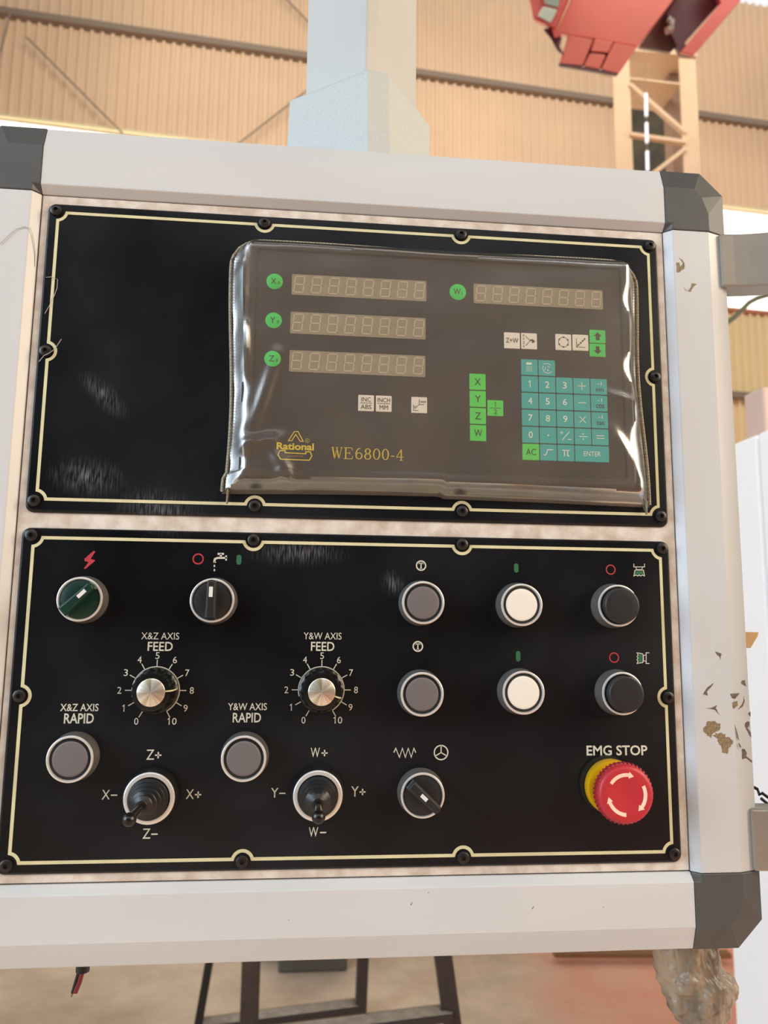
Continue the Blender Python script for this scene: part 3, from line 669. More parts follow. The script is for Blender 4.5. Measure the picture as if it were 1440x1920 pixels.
# ---- emergency stop
ec = Vector(X(1176.5, 1491, .038)); g = G()
g.lathe([(.0186, 0), (.0186, .0025)], ec.x, ec.y, 64, y0=-PH, caps=(0, 1)); eb = g.build('emergency_stop', 'rubber', cab, label='red mushroom emergency stop button')  # black base disc stands in for the shadow ring under the head
g = G(); g.lathe([(.0150, .004), (.0176, .008), (.0178, .014), (.0176, .0160), (.0150, .0163), (.0120, .0150)], ec.x, ec.y, 64, y0=-PH, caps=(1, 1)); g.build('yellow_collar', 'yellow', eb, label='yellow collar')
g = G(); g.lathe([(.0110, .0150), (.0110, .027)], ec.x, ec.y, 48, y0=-PH, caps=(0, 0)); g.build('stem', 'red_teeth', eb)
n = 168
def tooth(i): return 1 if (i % 4) < 2 else 0
g = G(); g.loft([[(ec.x+(a+m*tooth(i))*math.cos(2*math.pi*i/n), -PH-hh, ec.y+(a+m*tooth(i))*math.sin(2*math.pi*i/n)) for i in range(n)] for a, hh, m in ((.0110, .0262, 0), (.0180, .0262, .0008), (.0185, .0300, .0009), (.0182, .0312, .0008), (.0178, .0316, 0))], (1, 0), False); g.build('grip_ring', 'red_teeth', eb, label='notched dark red grip ring')
g = G(); g.lathe([(.0180, .0312), (.0181, .0322), (.0176, .0338), (.0168, .0346), (.0152, .0352), (.0100, .0347), (.0045, .0338), (.0010, .0335)], ec.x, ec.y, 96, y0=-PH); g.build('mushroom_head', 'red', eb, label='bright red mushroom head')
def headh(r):
    pf = [(0, .0335), (.0045, .0338), (.0100, .0347), (.0152, .0352), (.0168, .0346)]
    for (a, b), (c_, d_) in zip(pf, pf[1:]):
        if a <= r <= c_: return b+(d_-b)*(r-a)/(c_-a)
    return .0346
for st in (146, 26, -94):                           # clockwise arrows
    g = G(); r = .0121; hw = .00115; span = 64; nn = 14; vv = []
    for k in range(nn+1):
        a = math.radians(st-span*k/nn)
        for q_ in (-hw, hw): vv.append((ec.x+(r+q_)*math.cos(a), -PH-headh(r+q_)-.00012, ec.y+(r+q_)*math.sin(a)))
    g.add(vv, [(2*k, 2*k+1, 2*k+3, 2*k+2) for k in range(nn)])
    a = math.radians(st-span); a2 = math.radians(st-span-16)
    g.add([(ec.x+(r-.0022)*math.cos(a), -PH-headh(r-.0022)-.00015, ec.y+(r-.0022)*math.sin(a)), (ec.x+(r+.0022)*math.cos(a), -PH-headh(r+.0022)-.00015, ec.y+(r+.0022)*math.sin(a)), (ec.x+r*math.cos(a2), -PH-headh(r)-.00015, ec.y+r*math.sin(a2))], [(0, 1, 2)])
    g.build('arrow', 'arrow', eb, label='pale printed turning arrow')
# ---- paint chips on the right rail
def blob(pts, m, h, seed=0, par=None, jag=.25):
    random.seed(seed); q = []
    n = len(pts); cx = sum(p[0] for p in pts)/n; cy = sum(p[1] for p in pts)/n
    for i in range(n):
        a, b = pts[i], pts[(i+1) % n]
        for k in range(4):
            t = k/4; x = a[0]+(b[0]-a[0])*t; y = a[1]+(b[1]-a[1])*t; j = (random.random()-.5)*jag
            q.append((x+(x-cx)*j, y+(y-cy)*j))
    g = G(); g.prism([X(a, b, h) for a, b in q], -h, -h+.0002); g.build('paint_chip', m, par or rr)
CH = FH+.00012
def z53(x, y): return (1240+x/5.333, 1180+y/5.333)
def zc(x, y): return (1140+x/4.8, 300+y/4.8)
blob([zc(a, b) for a, b in ((612,925),(640,922),(652,960),(680,925),(690,965),(660,1000),(618,1015))], 'chip', CH, 1)
blob([zc(a, b) for a, b in ((640,880),(665,895),(688,930),(684,965),(675,930),(655,900))], 'chip', CH, 2)
blob([zc(a, b) for a, b in ((755,1105),(800,1118),(775,1135),(755,1160),(745,1185),(720,1180),(745,1145))], 'chip', CH, 3)
blob([zc(a, b) for a, b in ((680,1140),(700,1170),(725,1165),(700,1176))], 'chip', CH, 4)
blob([z53(a, b) for a, b in ((540,222),(600,245),(590,300),(580,270),(555,255))], 'chip2', CH, 5)
blob([z53(a, b) for a, b in ((420,650),(450,590),(525,535),(500,575),(455,620),(465,658))], 'chip2', CH, 6)
blob([z53(a, b) for a, b in ((440,792),(500,785),(560,755),(545,790),(585,860),(535,805),(480,793))], 'chip2', CH, 7)
blob([z53(a, b) for a, b in ((415,1015),(470,905),(590,945),(590,1000),(510,1050),(495,1090),(450,1050))], 'chip', CH, 8)
blob([z53(a, b) for a, b in ((510,1060),(560,1035),(640,1045),(640,1080),(690,1075),(715,1130),(680,1190),(655,1250),(610,1240),(605,1180),(570,1140),(560,1090))], 'chip', CH, 9)
blob([z53(a, b) for a, b in ((690,645),(780,638),(740,695),(705,685))], 'chip2', CH, 10)
blob([z53(a, b) for a, b in ((705,735),(760,715),(765,760),(720,800))], 'chip', CH, 11)
blob([z53(a, b) for a, b in ((735,955),(765,1050),(780,1110),(760,1090),(745,1010))], 'chip2', CH, 12)
blob([z53(a, b) for a, b in ((775,1130),(800,1175),(795,1190),(775,1160))], 'chip2', CH, 13)
def bev(p):                                         # chips on the outer slope of the rail
    return p
def blob_slope(pts, m, seed):
    random.seed(seed); n0 = Vector((XR+FWD, -FH, 0)); sl = Vector((OW-FWD, BK+FH, 0)).normalized(); nn = Vector((sl.y, -sl.x, 0))
    q = []; n = len(pts); cx = sum(p[0] for p in pts)/n; cy = sum(p[1] for p in pts)/n
    for i in range(n):
        a, b = pts[i], pts[(i+1) % n]
        for k in range(3):
            t = k/3; x = a[0]+(b[0]-a[0])*t; y = a[1]+(b[1]-a[1])*t; j = (random.random()-.5)*.25; q.append((x+(x-cx)*j, y+(y-cy)*j))
    v = []
    for a, b in q:
        d = ray(a, b); o = n0+nn*.00012; v.append(CAM + d*((o-CAM).dot(nn)/d.dot(nn)))
    k = len(v); g = G(); g.add(v+[p-nn*.0002 for p in v], [tuple(range(k)), tuple(range(2*k-1, k-1, -1))]+[(i, i+k, (i+1) % k+k, (i+1) % k) for i in range(k)]); g.build('paint_chip', m, rr)
blob_slope([z53(a, b) for a, b in ((800,515),(835,510),(850,570),(800,545))], 'chip2', 14)
blob_slope([z53(a, b) for a, b in ((825,675),(835,720),(815,770),(770,800),(800,760),(820,720))], 'chip2', 15)
blob_slope([z53(a, b) for a, b in ((865,845),(892,820),(893,875))], 'chip2', 16)
blob_slope([z53(a, b) for a, b in ((835,965),(850,925),(882,925),(880,970),(862,985),(895,1030),(900,1085),(860,1020))], 'chip2', 17)
blob_slope([z53(a, b) for a, b in ((800,1200),(830,1190),(855,1235),(850,1270),(905,1310),(900,1330),(850,1290),(835,1290),(805,1300))], 'chip2', 18)
for i, (a, b) in enumerate([(1065,340),(1061,342)]): pass
blob([(1061,339.5),(1068,340.5),(1069,343),(1062,342)], 'chip2', CH-.0006, 20)
for i, (a, b) in enumerate([(771,1694),(999,1701),(1131,1701),(803,1674),(541,1725)]):
    blob([(a-1.5,b+2.5),(a+2.5,b-3),(a+1,b+1),(a-1,b+4)] if i < 2 else [(a-1,b-.5),(a+1,b-.7),(a+.5,b+1)], 'chip2', CH, 30+i)
# ---- handle on the right side
def path_bar(name, pts, hz, th, m, par, bevel=.0015, label=None):
    rings = []
    for i, p in enumerate(pts):
        p = Vector(p); t = (Vector(pts[min(i+1, len(pts)-1)])-Vector(pts[max(i-1, 0)])).normalized(); nn = Vector((t.y, -t.x, 0))
        rings.append([p+nn*0+Vector((0,0,hz/2)), p-nn*0-Vector((0,0,hz/2)), p-nn*th-Vector((0,0,hz/2)), p-nn*th+Vector((0,0,hz/2))])
    g = G(); g.loft(rings, (1, 1), False); return g.build(name, m, par, bevel=bevel, label=label)
u = P(1344, 443, .0); v = P(1349, 541, .0); zc_ = (u.z+v.z)/2; hz = u.z-v.z
hx = u.x
gr = G(); gr.tube([(hx+.073, -.024, zc_+.012), (hx+.073, -.024, zc_-.15), (hx+.073, -.024, -.012)], .0125, 24); hd = gr.build('side_handle', 'handle', cab, label='satin grey grab handle on the right side')
pth = [(hx, -.0045, zc_), (hx+.010, -.0052, zc_), (hx+.020, -.0070, zc_), (hx+.030, -.0098, zc_), (hx+.042, -.0140, zc_), (hx+.054, -.0190, zc_), (hx+.070, -.0265, zc_)]
path_bar('handle_bracket', pth, hz, .020, 'handle', hd)
u = P(1402, 1513, .0); v = P(1406, 1632, .0); zc2 = (u.z+v.z)/2
path_bar('handle_bracket', [(u.x+(a[0]-hx), a[1], zc2) for a in pth], (u.z-v.z)-.001, .020, 'handle', hd)
# ================================================================== DIGITAL READOUT
HF = .0135
dro = empty('digital_readout', (.27, -.001, .24), 'dark digital readout unit with green and teal keys on the upper black plate', 'digital readout')
hx0, hx1, hz0, hz1 = .1330, .4090, .2455, .4150
g = G(); g.loft([[(x, -h, z) for x, z in rrect(hx0+o, hx1-o, hz0+o, hz1-o, .006, 5)] for o, h in ((0, PH), (0, .0125), (.0012, .0142), (.0025, .0146))], (1, 0), False)
g.loft([[(x, -h, z) for x, z in rrect(hx0+o, hx1-o, hz0+o, hz1-o, r_, 5)] for o, r_, h in ((.0025, .005, .0146), (.0068, .003, .0146), (.0076, .002, .0130))], (0, 1), False)
g.build('housing', 'dro_body', dro)
x0, x1, z0, z1 = .1412, .4005, .2525, .4068
g = G(); g.prism(rrect(x0, x1, z0, z1, .0015, 3), -HF, -.0125); face = g.build('face_panel', 'dro_face', dro)
HK = HF+.0004
def LX(px, py): return X(px, py, HK)
# display windows with eight slanted digits each
def seg_digit(cx, cz, wd, ht, y):
    g = G(); sl = .10*ht; t = .0009
    def q(a, b): return (cx+a*wd/2+b*sl/2, cz+b*ht/2)
    for a, b in (((-1, 1), (1, 1)), ((-1, 0), (1, 0)), ((-1, -1), (1, -1)), ((-1, 1), (-1, 0)), ((-1, 0), (-1, -1)), ((1, 1), (1, 0)), ((1, 0), (1, -1))):
        A = Vector(q(*a)); B = Vector(q(*b)); dd = (B-A)*.06; g.ribbon([A+dd, B-dd], t, y)
    return g
def display(x0p, y0p, x1p, y1p):
    a = P(x0p, y0p, HK); b = P(x1p, y1p, HK)
    g = G(); g.prism(rrect(a.x, b.x, b.z, a.z, .0006, 2), -HF-.0003, -HF+.0004); w_ = g.build('display_window', 'window', dro)
    n = 8; wd = b.x-a.x; ht = a.z-b.z
    for k in range(n): seg_digit(a.x+wd*(.055+k*.1275), (a.z+b.z)/2+.0002, wd*.068, ht*.76, -HF-.00045).build('digit', 'digit', w_)
display(547.5, 513.5, 799.5, 565); display(545, 584, 798, 636.5); display(543, 656, 797.5, 707); display(888, 531.5, 1131, 580.5)
def keyobj(name, px, py, wpx, hpx, m, round_=False):
    c = P(px, py, HK); s = (CAM.y*-1-HK); k = s/F*1.0
    wd = P(px+wpx/2, py, HK).x-P(px-wpx/2, py, HK).x; ht = P(px, py-hpx/2, HK).z-P(px, py+hpx/2, HK).z
    g = G()
    if round_: g.lathe([(wd/2, 0), (wd/2, .0004), (wd/2-.0004, .0006)], c.x, c.z, 32, y0=-HF)
    else: g.loft([[(x, -h, z) for x, z in rrect(c.x-wd/2+o, c.x+wd/2-o, c.z-ht/2+o, c.z+ht/2-o, .0005, 2)] for o, h in ((0, HF-.0002), (0, HF+.0004), (.0003, HF+.0006))], (0, 1), False)
    return g.build(name, m, dro), c
LY = HF+.00075
def leg(par, m, fn):
    g = G(); fn(g); return g.build('legend', m, par)
for px, py, l, s_ in ((515, 527.5, 'X', '0'), (513, 600.5, 'Y', '0'), (511, 672.5, 'Z', '0'), (858.5, 547.5, 'W', '1')):
    k, c = keyobj('round_key', px, py, 31, 31, 'green', True)
    leg(k, 'dark_print', lambda g: (put(g, l, c.x-.0006 if l != 'W' else c.x-.0006, c.z+.0001, .0037 if l != 'W' else .0050, .0042, -LY), put(g, s_, c.x+.0030, c.z-.0011, .0014 if s_ == '0' else .0008, .0022, -LY)))
def sk(px, py, m='white_key', w_=29.5, h_=30): return keyobj('square_key', px, py, w_, h_, m)
def lns(g, c, *L, wd=.00035):
    for l in L: g.ribbon([(c.x+a*.001, c.z+b*.001) for a, b in l], wd, -LY)
k, c = sk(686.4, 755.8); leg(k, 'grey_print', lambda g: (put(g, 'INC', c.x, c.z+.0025, .0066, .0031, -LY), put(g, 'ABS', c.x, c.z-.0027, .0074, .0031, -LY), lns(g, c, [(-4, 0), (4, 0)])))
k, c = sk(719.6, 757); leg(k, 'grey_print', lambda g: (put(g, 'INCH', c.x, c.z+.0025, .0086, .0031, -LY), put(g, 'MM', c.x, c.z-.0027, .0058, .0031, -LY), lns(g, c, [(-4.4, 0), (4.4, 0)])))
k, c = sk(786, 759.5); leg(k, 'grey_print', lambda g: (put(g, '999', c.x+.0028, c.z+.0021, .0038, .0018, -LY), put(g, '0', c.x-.0027, c.z-.0018, .0013, .0019, -LY), lns(g, c, [(-4, 0), (-4, -4), (-.5, -4)], [(0, 4), (0, .3), (3.5, .3)], [(-2, -1.5), (0, .3)])))
k, c = sk(960, 638.5); leg(k, 'grey_print', lambda g: put(g, 'Z+W', c.x, c.z, .0090, .0036, -LY))
k, c = sk(992, 639.7)
def fe(g):
    for i, ch in enumerate('XYZW'): put(g, ch, c.x-.0040, c.z+.0040-.0027*i, .0014, .0018, -LY)
    lns(g, c, [(-2.6, 3.6), (0.8, 0.3), (-2.4, -3.4)]); g.poly([(c.x+a*.001, c.z+b*.001) for a, b in ((.6, 1.0), (2.4, 1.5), (4.2, .2), (3.6, -.8), (2.2, -1.6), (2.0, 0), (.8, .2))], -LY)
leg(k, 'grey_print', fe)
k, c = sk(1056.3, 641.7); leg(k, 'grey_print', lambda g: (g.ring(c.x, c.z, .0036, .00032, -LY), [g.disc(c.x+.0036*math.cos(i*math.pi/3+.5), c.z+.0036*math.sin(i*math.pi/3+.5), .0006, -LY-.00001, 10) for i in range(6)]))
k, c = sk(1088.3, 642.6); leg(k, 'grey_print', lambda g: (lns(g, c, [(-3, 3), (-3, -3.4), (3.4, -3.4)], [(-3, -3.4), (3.4, 3)]), [g.disc(c.x+t*.0032, c.z+t*.0032-.0002, .0006, -LY-.00001, 10) for t in (-.5, 0, .5, .95)]))
for py, sgn in ((631, 1), (656.8, -1)):
    k, c = sk(1120.4, py, 'green', 29.5, 24.5); leg(k, 'dark_print', lambda g: g.poly([(c.x+a*.001, c.z+sgn*b*.001) for a, b in ((0, 3), (3, .2), (1.3, .2), (1.3, -2.8), (-1.3, -2.8), (-1.3, .2), (-3, .2))], -LY))
for px, py, t in ((895.4, 716, 'X'), (895.8, 748, 'Y'), (896.1, 780, 'Z'), (896.5, 812, 'W')):
    k, c = sk(px, py, 'green2', 30, 30); leg(k, 'dark_print', lambda g: put(g, t, c.x, c.z, .0044 if t != 'W' else .0056, .0050, -LY))
k, c = sk(928.8, 765.3, 'green2', 29.5, 29.5); leg(k, 'dark_print', lambda g: (put(g, '1', c.x, c.z+.0026, .0012, .0033, -LY), put(g, '2', c.x, c.z-.0027, .0022, .0033, -LY), lns(g, c, [(-4, 0), (4, 0)])))
# teal keypad
o00 = P(993.3, 720, HK); o40 = P(1122.7, 723.4, HK); o05 = P(996, 847.5, HK)
dx = (o40.x-o00.x)/4; dz = (o05.z-o00.z)/4
def tk(col, row, m='teal', span=1):
    cx = o00.x+dx*(col+(span-1)/2); cz = o00.z+dz*row; wd = dx*span-.0007; ht = -dz-.0007
    g = G(); g.loft([[(x, -h, z) for x, z in rrect(cx-wd/2+o, cx+wd/2-o, cz-ht/2+o, cz+ht/2-o, .0005, 2)] for o, h in ((0, HF-.0002), (0, HF+.0004), (.0003, HF+.0006))], (0, 1), False)
    return g.build('square_key', m, dro), Vector((cx, 0, cz))
rows = [['1','2','3','+','sin'],['4','5','6','-','cos'],['7','8','9','x','tan'],['0','.','pm','/','=']]
for r_, row in enumerate(rows):
    for cc, t in enumerate(row):
        k, c = tk(cc, r_)
        def fn(g):
            if t.isdigit(): put(g, t, c.x, c.z, .0030 if t != '1' else .0014, .0047, -LY, .008)
            elif t == '+': lns(g, c, [(-3, 0), (3, 0)], [(0, 3), (0, -3)], wd=.0005)
            elif t == '-': lns(g, c, [(-3, 0), (3, 0)], wd=.0005)
            elif t == 'x': lns(g, c, [(-2.2, 2.2), (2.2, -2.2)], [(-2.2, -2.2), (2.2, 2.2)], wd=.0005)
            elif t == '=': lns(g, c, [(-3, .9), (3, .9)], [(-3, -.9), (3, -.9)], wd=.0005)
            elif t == '.': g.disc(c.x, c.z, .0006, -LY, 10)
            elif t == '/': lns(g, c, [(-3, 0), (3, 0)], wd=.0005); g.disc(c.x, c.z+.0018, .0005, -LY, 10); g.disc(c.x, c.z-.0018, .0005, -LY, 10)
            elif t == 'pm': lns(g, c, [(-2.6, -3), (2.6, 3)], [(-4, 2.2), (-1.8, 2.2)], [(-2.9, 3.3), (-2.9, 1.1)], [(1.4, -2.4), (4, -2.4)], wd=.0005)
            else: put(g, '-1', c.x+.0004, c.z+.0024, .0030, .0024, -LY)
        leg(k, 'pale_print', fn)
        if len(t) == 3: leg(k, 'dark_print', lambda g: put(g, t, c.x+.0004, c.z-.0020, .0058, .0028, -LY))
k, c = tk(0, 4, 'green2'); leg(k, 'dark_print', lambda g: put(g, 'AC', c.x, c.z, .0072, .0045, -LY))
k, c = tk(1, 4); leg(k, 'pale_print', lambda g: lns(g, c, [(-3.6, -1.8), (-2.0, -1.8), (-.6, 2.0), (3.4, 2.0)], wd=.0006))
k, c = tk(2, 4); leg(k, 'pale_print', lambda g: lns(g, c, [(-2.6, 1.9), (2.6, 1.9)], [(-1.1, 1.9), (-1.3, -2.2)], [(1.0, 1.9), (1.0, -1.6), (1.6, -2.2), (2.2, -1.8)], wd=.0007))
k, c = tk(3, 4, span=2); leg(k, 'pale_print', lambda g: put(g, 'ENTER', c.x, c.z, .0122, .0034, -LY))
k, c = tk(0, -1); leg(k, 'pale_print', lambda g: (g.poly([(c.x+a*.001, c.z+b*.001) for a, b in ((-2.6, 1.8), (1.6, 1.8), (1.6, 3.4), (-2.2, 3.4))], -LY),
    [g.poly([(c.x+(a-2.4)*.001, c.z+(.8-b)*.001), (c.x+(a-1.9)*.001, c.z+(.8-b)*.001), (c.x+(a-1.9)*.001, c.z+(.4-b)*.001), (c.x+(a-2.4)*.001, c.z+(.4-b)*.001)], -LY) for a in (0, .9, 1.8, 2.7, 3.6) for b in (0, .9, 1.8, 2.7, 3.6)]))
k, c = tk(1, -1); leg(k, 'pale_print', lambda g: (g.ring(c.x+.0006, c.z-.0002, .0036, .0004, -LY, 150, 320, 16), put(g, 'N', c.x+.0013, c.z+.0010, .0014, .0018, -LY), put(g, 'a', c.x+.0008, c.z-.0016, .0014, .0014, -LY), lns(g, c, [(-2.6, 2.8), (1.0, 3.2), (2.8, 2.2)], [(-1.6, -1.8), (-1.0, .6)], wd=.0004)))
# logo and model lettering
LYF = HF+.0001
def FXY(px, py): return X(px, py, LYF)
g = G(); putpx(g, 'Rational', 553.7, 837, 70, 13.5, LYF, .03); g.build('lettering', 'gold', dro)
def l48(pts): return [FXY(480+a/4.8, 780+b/4.8) for a, b in pts]
g = G(); g.ribbon(l48([(292,222),(345,140),(378,140),(425,228),(398,228),(358,165),(322,222)]), .0006, -LYF, True)
g.ribbon(l48([(212,312),(262,312),(262,330),(448,340),(448,322),(488,322),(503,358),(480,398),(220,388),(198,352)]), .0007, -LYF, True)
g.ring(*l48([(462, 222)])[0], .0014, .0002, -LYF, n=20); put(g, 'R', *l48([(462, 222)])[0], .0010, .0014, -LYF); g.build('logo_outline', 'gold', dro)
g = G(); [g.ribbon(l48([(288+k*13, 370), (292+k*13, 352), (297+k*13, 369)]), .00028, -LYF) for k in range(11)]; g.build('lettering', mat('faded_gold', (130, 92, 40), .6), dro)
# serif model number, drawn stroke by stroke (unit box 0..1)
def serif(g, ch, x, z, wd, ht):
    def q(a, b): return (x+a*wd, z+b*ht)
    tk_, tn = .00085, .00042; y = -LYF
    def L(w__, *p): g.ribbon([q(a, b) for a, b in p], w__, y)
    def E(cx, cy, rx, ry, a0=0, a1=360, n=28):
        vv = []
        for i in range(n+1):
            a = math.radians(a0+(a1-a0)*i/n); t = tn/2+(tk_-tn)/2*abs(math.cos(a)); c_, s_ = math.cos(a), math.sin(a)
            X0_, Z0_ = x+cx*wd+rx*wd*c_, z+cy*ht+ry*ht*s_; vv += [(X0_+t*c_, y, Z0_+t*s_), (X0_-t*c_, y, Z0_-t*s_)]
        g.add(vv, [(2*i, 2*i+1, 2*i+3, 2*i+2) for i in range(n)])
    if ch == 'W':
        L(tk_, (.10, 1), (.30, 0)); L(tn, (.30, 0), (.50, .95)); L(tk_, (.46, 1), (.68, 0)); L(tn, (.68, 0), (.90, 1)); L(tn, (0, 1), (.22, 1)); L(tn, (.38, 1), (.58, 1)); L(tn, (.80, 1), (1, 1))
    elif ch == 'E':
        L(tk_, (.25, 1), (.25, 0)); L(tn, (.05, 1), (.90, 1), (.93, .78)); L(tn, (.05, 0), (.93, 0), (.98, .25)); L(tn, (.25, .52), (.68, .52)); L(tn, (.68, .64), (.68, .40))
    elif ch == '6': E(.5, .30, .36, .28); E(.62, .42, .50, .56, 80, 182, 14)
    elif ch == '8': E(.5, .26, .36, .25); E(.5, .75, .29, .22)
    elif ch == '0': E(.5, .5, .36, .48)
    elif ch == '-': L(tn*1.4, (.15, .36), (.85, .36))
    elif ch == '4': L(tk_, (.66, 1), (.66, 0)); L(tn, (.66, 1), (.06, .30), (.95, .30)); L(tn, (.45, 0), (.87, 0))
a = FXY(621, 862.5); b = FXY(757, 864); g = G(); tot = b[0]-a[0]; ht = .0076
for i, (ch, f0, f1) in enumerate((('W', 0, .155), ('E', .165, .295), ('6', .325, .435), ('8', .445, .555), ('0', .565, .68), ('0', .69, .80), ('-', .815, .88), ('4', .895, 1))):
    serif(g, ch, a[0]+tot*f0, b[1]+.0002, tot*(f1-f0), ht)
g.build('lettering', 'gold', dro, label='gold serif model lettering')
# ================================================================== PLASTIC COVER
cov = empty('plastic_cover', (.27, -.003, .24), 'clear wrinkled plastic cover slipped over the digital readout with a stitched edge', 'cover')
# outline of the welded edge in panel coordinates (bulging corners), and height of the film
def cov_xy(u, v):
    xl = .1235 + .0020*math.sin(v*5.2) - (.002 if v < .08 else 0) + .0052*max(0, (v-.93)/.07)**2*1.0
    xr = .4165 + .0040*(1-v) + .0015*math.sin(v*7+1) - .0052*max(0, (v-.93)/.07)**2
    zb0 = .2360 + .0030*math.sin(u*3.1)*(1 if u < .5 else .5) - .0018*u; zt0 = .4186 + .0006*math.sin(u*9) - .006*max(0, (.05-u)/.05)**2 - .006*max(0, (u-.95)/.05)**2
    return xl+(xr-xl)*u, zb0+(zt0-zb0)*v
def ridge(u, v, a, b, wd, amp):
    ax, ay = a; bx, by = b; dx_, dy_ = bx-ax, by-ay; L2 = dx_*dx_+dy_*dy_; t = max(0, min(1, ((u-ax)*dx_+(v-ay)*dy_)/L2))
    d2 = (u-ax-t*dx_)**2+((v-ay-t*dy_)*.62)**2; return amp*math.exp(-d2/(wd*wd))*math.sin(math.pi*min(1, max(0, .15+t*.75)))
def cov_h(u, v):
    wob = 1+.28*math.sin(v*21+u*3)+.10*math.sin(v*47+1.3)
    ed = min(u/.045/wob**.6, (1-u)/(.050*wob**.5), v/.06, (1-v)/.05); ed = max(0, min(1, ed)); s = ed*ed*(3-2*ed)
    h = .0030 + s*.0145
    h += ridge(u, v, (.035, .95), (.030, .25), .010, .0030) + ridge(u, v, (.11, .52), (.04, .15), .016, .0030) + ridge(u, v, (.02, .16), (.12, .20), .016, .0048)
    h += ridge(u, v, (.10, .16), (.16, .02), .016, .0040) + ridge(u, v, (.96, .95), (.965, .1), .008, .0016) + ridge(u, v, (.90, .42), (.98, .38), .012, .0022) + ridge(u, v, (.90, .28), (.94, .14), .018, .0026)
    h += ridge(u, v, (.02, .86), (.05, .45), .008, .0016) + ridge(u, v, (.2, .05), (.9, .04), .014, .0012) + ridge(u, v, (.12, .95), (.85, .94), .010, .0008)
    h += (.00022*math.sin(u*31+v*9)+.0002*math.sin(v*27-u*11))*s
    return h
NU, NV = 150, 96; g = G()
g.grid([(cov_xy(i/(NU-1), j/(NV-1))[0], -cov_h(i/(NU-1), j/(NV-1)), cov_xy(i/(NU-1), j/(NV-1))[1]) for j in range(NV) for i in range(NU)], NU, NV)
g.build('film', 'film', cov)
# stitched seam band round the edge
def edge_path():
    p = []
    for i in range(40): p.append((0, .01+i/40*.98))
    for i in range(60): p.append((.0+i/60, 1))
    for i in range(41): p.append((1, 1-i/40*.99))
    return p
seam = [cov_xy(u, v) for u, v in edge_path()]
g = G(); g.tube([(x, -.0036, z) for x, z in seam], .0011, 8); g.build('stitched_seam', 'seam', cov, label='stitched edge seam')
g = G()
for k in range(0, 280):
    f_ = k/280*(len(seam)-1); i = int(f_); t = f_-i; a, b = seam[i], seam[min(i+1, len(seam)-1)]
    x, z = a[0]+(b[0]-a[0])*t, a[1]+(b[1]-a[1])*t; g.box(x-.00035, x+.00035, -.0050, -.0044, z-.00035, z+.00035)
g.build('stitching', mat('stitch_pale', (190, 184, 164), .4), cov, kind='stuff')
# loose folded corners at the bottom
for (x, z, s) in ((.1245, .2385, 1), (.4195, .2385, -1)):
    g = G(); nu = 8; nv = 10
    g.grid([(x+s*(.0006+.0030*i/(nu-1))*(1-j/(nv-1)*.55), -.004-.004*math.sin(i*.9)*(1-j/nv)-.001, z-.0095*j/(nv-1)) for j in range(nv) for i in range(nu)], nu, nv)
    o = g.build('loose_fold', 'seam', cov)
# ================================================================== SUPPORT ARM
arm = empty('support_arm', (.215, .10, ZT+OT), 'pale grey square tube arm with a flared textured collar rising from the panel top', 'arm')
ya = {'L': .095, 'FL': .045, 'FR': .050, 'R': .085}
def ringp(px4, zfun=None): return
def V3(px, py, y): p = P(px, py, -y); return p
tube_bot = [V3(573, 178, ya['L']), V3(686, 131, ya['FL']), V3(706, 133, ya['FR']), V3(781, 203, ya['R'])]
tube_top = [V3(579, -60, ya['L']), V3(690, -60, ya['FL']), V3(708, -60, ya['FR']), V3(781, -60, ya['R'])]
def close4(r, back):                                   # add two rear corners to make a closed square footprint
    L, A, B, R_ = r; return [L, A, B, R_, Vector((R_.x-.02, back, R_.z)), Vector((L.x+.035, back+.01, L.z))]
tt = [Vector((p.x, p.y, .95)) for p in tube_top]; tb = tube_bot
lowt = [Vector((p.x, p.y, ZT+OT+.02)) for p in tb]
g = G(); g.loft([close4(lowt, .15), close4(tt, .15)], (1, 1), False); g.build('square_tube', 'arm', arm, bevel=.0015)
CO = {'L': .088, 'FL': .038, 'FR': .042, 'R': .078}
sh = [V3(543, 189, CO['L']), V3(690, 134, CO['FL']), V3(729, 139, CO['FR']), V3(806, 237, CO['R'])]
bt = [V3(535, 275, CO['L']), V3(690, 283, CO['FL']), V3(732, 286, CO['FR']), V3(806, 292, CO['R'])]
sh = [Vector((a.x, a.y, a.z)) for a in sh]; bz = ZT+OT
bt = [Vector((b.x, b.y, bz)) for b in bt]
top_in = [Vector((p.x, p.y, p.z)) for p in tb]
g = G(); g.loft([close4(bt, .16), close4(sh, .16), close4(top_in, .15)], (1, 1), False); g.build('flared_collar', 'collar', arm, bevel=.001)
# ================================================================== SMALL LOOSE THINGS
# wrapped bundle hanging below the right corner
bu = G(); n = 40; rings = []; random.seed(3)
spec = [(1283, 1772, 58), (1287, 1800, 57), (1294, 1820, 60), (1302, 1838, 65), (1306, 1858, 60), (1309, 1884, 53), (1311, 1906, 46), (1313, 1924, 32), (1310, 1934, 12)]
for k, (px, py, r_) in enumerate(spec):
    c = P(px, py, -.05); rr_ = r_/2.5*.001
    zz = c.z if k else ZB-OB-.0002
    rings.append([Vector((c.x+rr_*(1+.07*math.sin(3*i*.31+k)+.06*math.sin(i*1.3+k*2))*math.cos(2*math.pi*i/n)+(.005*max(0, math.cos(2*math.pi*i/n))*(1 if k in (3, 4) else 0)),
        .05+rr_*.85*(1+.06*math.sin(i*.9+k*1.4))*math.sin(2*math.pi*i/n), zz)) for i in range(n)])
bu.loft(rings, (1, 1), True); o = bu.build('wrapped_bundle', 'wrap'); ss = o.modifiers.new('s', 'SUBSURF'); ss.levels = 1; ss.render_levels = 3
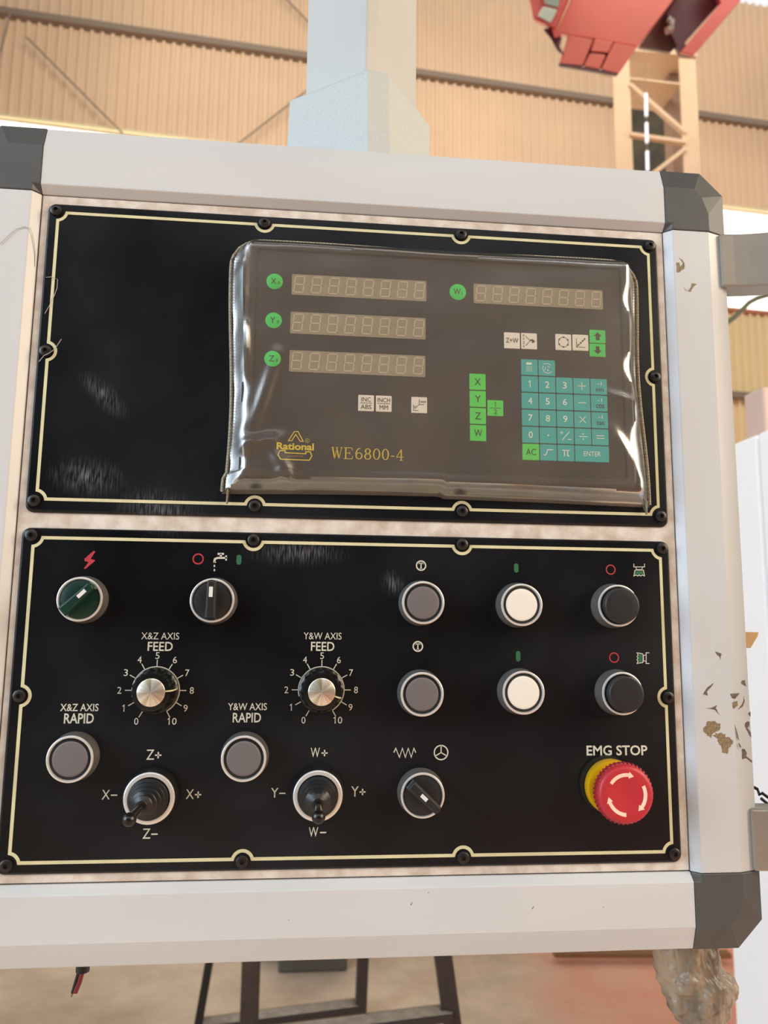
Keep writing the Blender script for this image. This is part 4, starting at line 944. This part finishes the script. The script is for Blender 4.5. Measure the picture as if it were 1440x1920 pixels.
tx = D.textures.new('crumple', 'CLOUDS'); tx.noise_scale = .007; dm = o.modifiers.new('d', 'DISPLACE'); dm.texture = tx; dm.strength = .0055; dm.mid_level = .5
tag(o, 'crumpled cloudy plastic wrapped around a dark fitting below the lower right corner cap', 'bundle')
# wire lead under the panel
wl = empty('wire_lead', P(155, 1812, -.09), 'short red and black wire lead hanging under the lower left of the panel', 'wire')
a = P(155, 1819, -.09); g = G(); g.lathe([(.0045, 0), (.0045, .0)], 0, 0, 4) if False else g.tube([Vector((a.x, a.y, ZB-OB)), a+Vector((0, 0, -.0008))], .0048, 16); g.build('grommet', 'rubber', wl)
b = P(141, 1861, -.09); g = G(); g.tube([a, (a+b)/2+Vector((.0006, 0, 0)), b], .0017, 10); g.build('red_wire', mat('wire_red', (128, 40, 34), .4), wl)
a2 = a+Vector((-.0024, 0, 0)); b2 = P(136, 1862, -.09); g = G(); g.tube([a2, b2], .0013, 10); g.build('black_wire', 'rubber', wl)
c2 = P(134, 1869, -.09); g = G(); g.tube([b2, c2], .0007, 8); g.build('bare_tip', 'chrome', wl)
# threads caught on the panel
g = G(); g.tube([P(a, b, h) for a, b, h in ((0,458,.0056),(14,444,.0056),(30,430,.0056),(46,425,.0056),(57,428,.0055),(61,440,.0040),(64,455,.0030),(66,475,.0016),(65,500,.0008))], .00022, 6)
o = g.build('thread', 'thread'); tag(o, 'fine grey thread curling over the upper left frame rail', 'thread')
g = G(); g.tube([P(a, b, .0030) for a, b in ((86,520),(98,519),(108,524),(107,540),(101,556),(93,572),(84,588))], .0002, 6)
o = g.build('thread', 'thread'); tag(o, 'fine pale thread looped over the left border of the upper plate', 'thread')
g = G(); g.tube([P(a, b, .0056) for a, b in ((73,678),(82,667),(92,662),(102,655),(109,645),(115,636))], .00022, 6)
o = g.build('thread', 'thread'); tag(o, 'short straight white fibre lying across the left middle screw of the upper plate', 'thread')
# tan tape tab and dark clip on the right side
a = P(1400, 1185, -.03); b = P(1422, 1215, -.03)
g = G(); xs = XR+OW-.0002; g.prism([(xs, a.z), (b.x, a.z), (b.x-.001, a.z-.003), (a.x+.0015, b.z), (xs, b.z)], .028, .034); o = g.build('tape_tab', mat('tape_tan', (214, 176, 126), .5), bevel=.0004); tag(o, 'small tan tape tab sticking out from the right side of the panel', 'tape')
g = G(); pp = [P(x_, y_, -.02) for x_, y_ in ((1452,1512),(1438,1506),(1427,1497),(1424,1490),(1429,1487),(1440,1495),(1456,1504))]
pp = [Vector((XR+OW-.0005, .030, pp[3].z+.012)), Vector((XR+OW+.003, .030, pp[3].z+.010)), pp[3]+Vector((.001, .004, .003))] + pp[3:] + pp[:3]
g.tube(pp, .0011, 10); o = g.build('wire_clip', 'rubber'); tag(o, 'dark bent wire clip beside the lower handle bracket', 'clip')
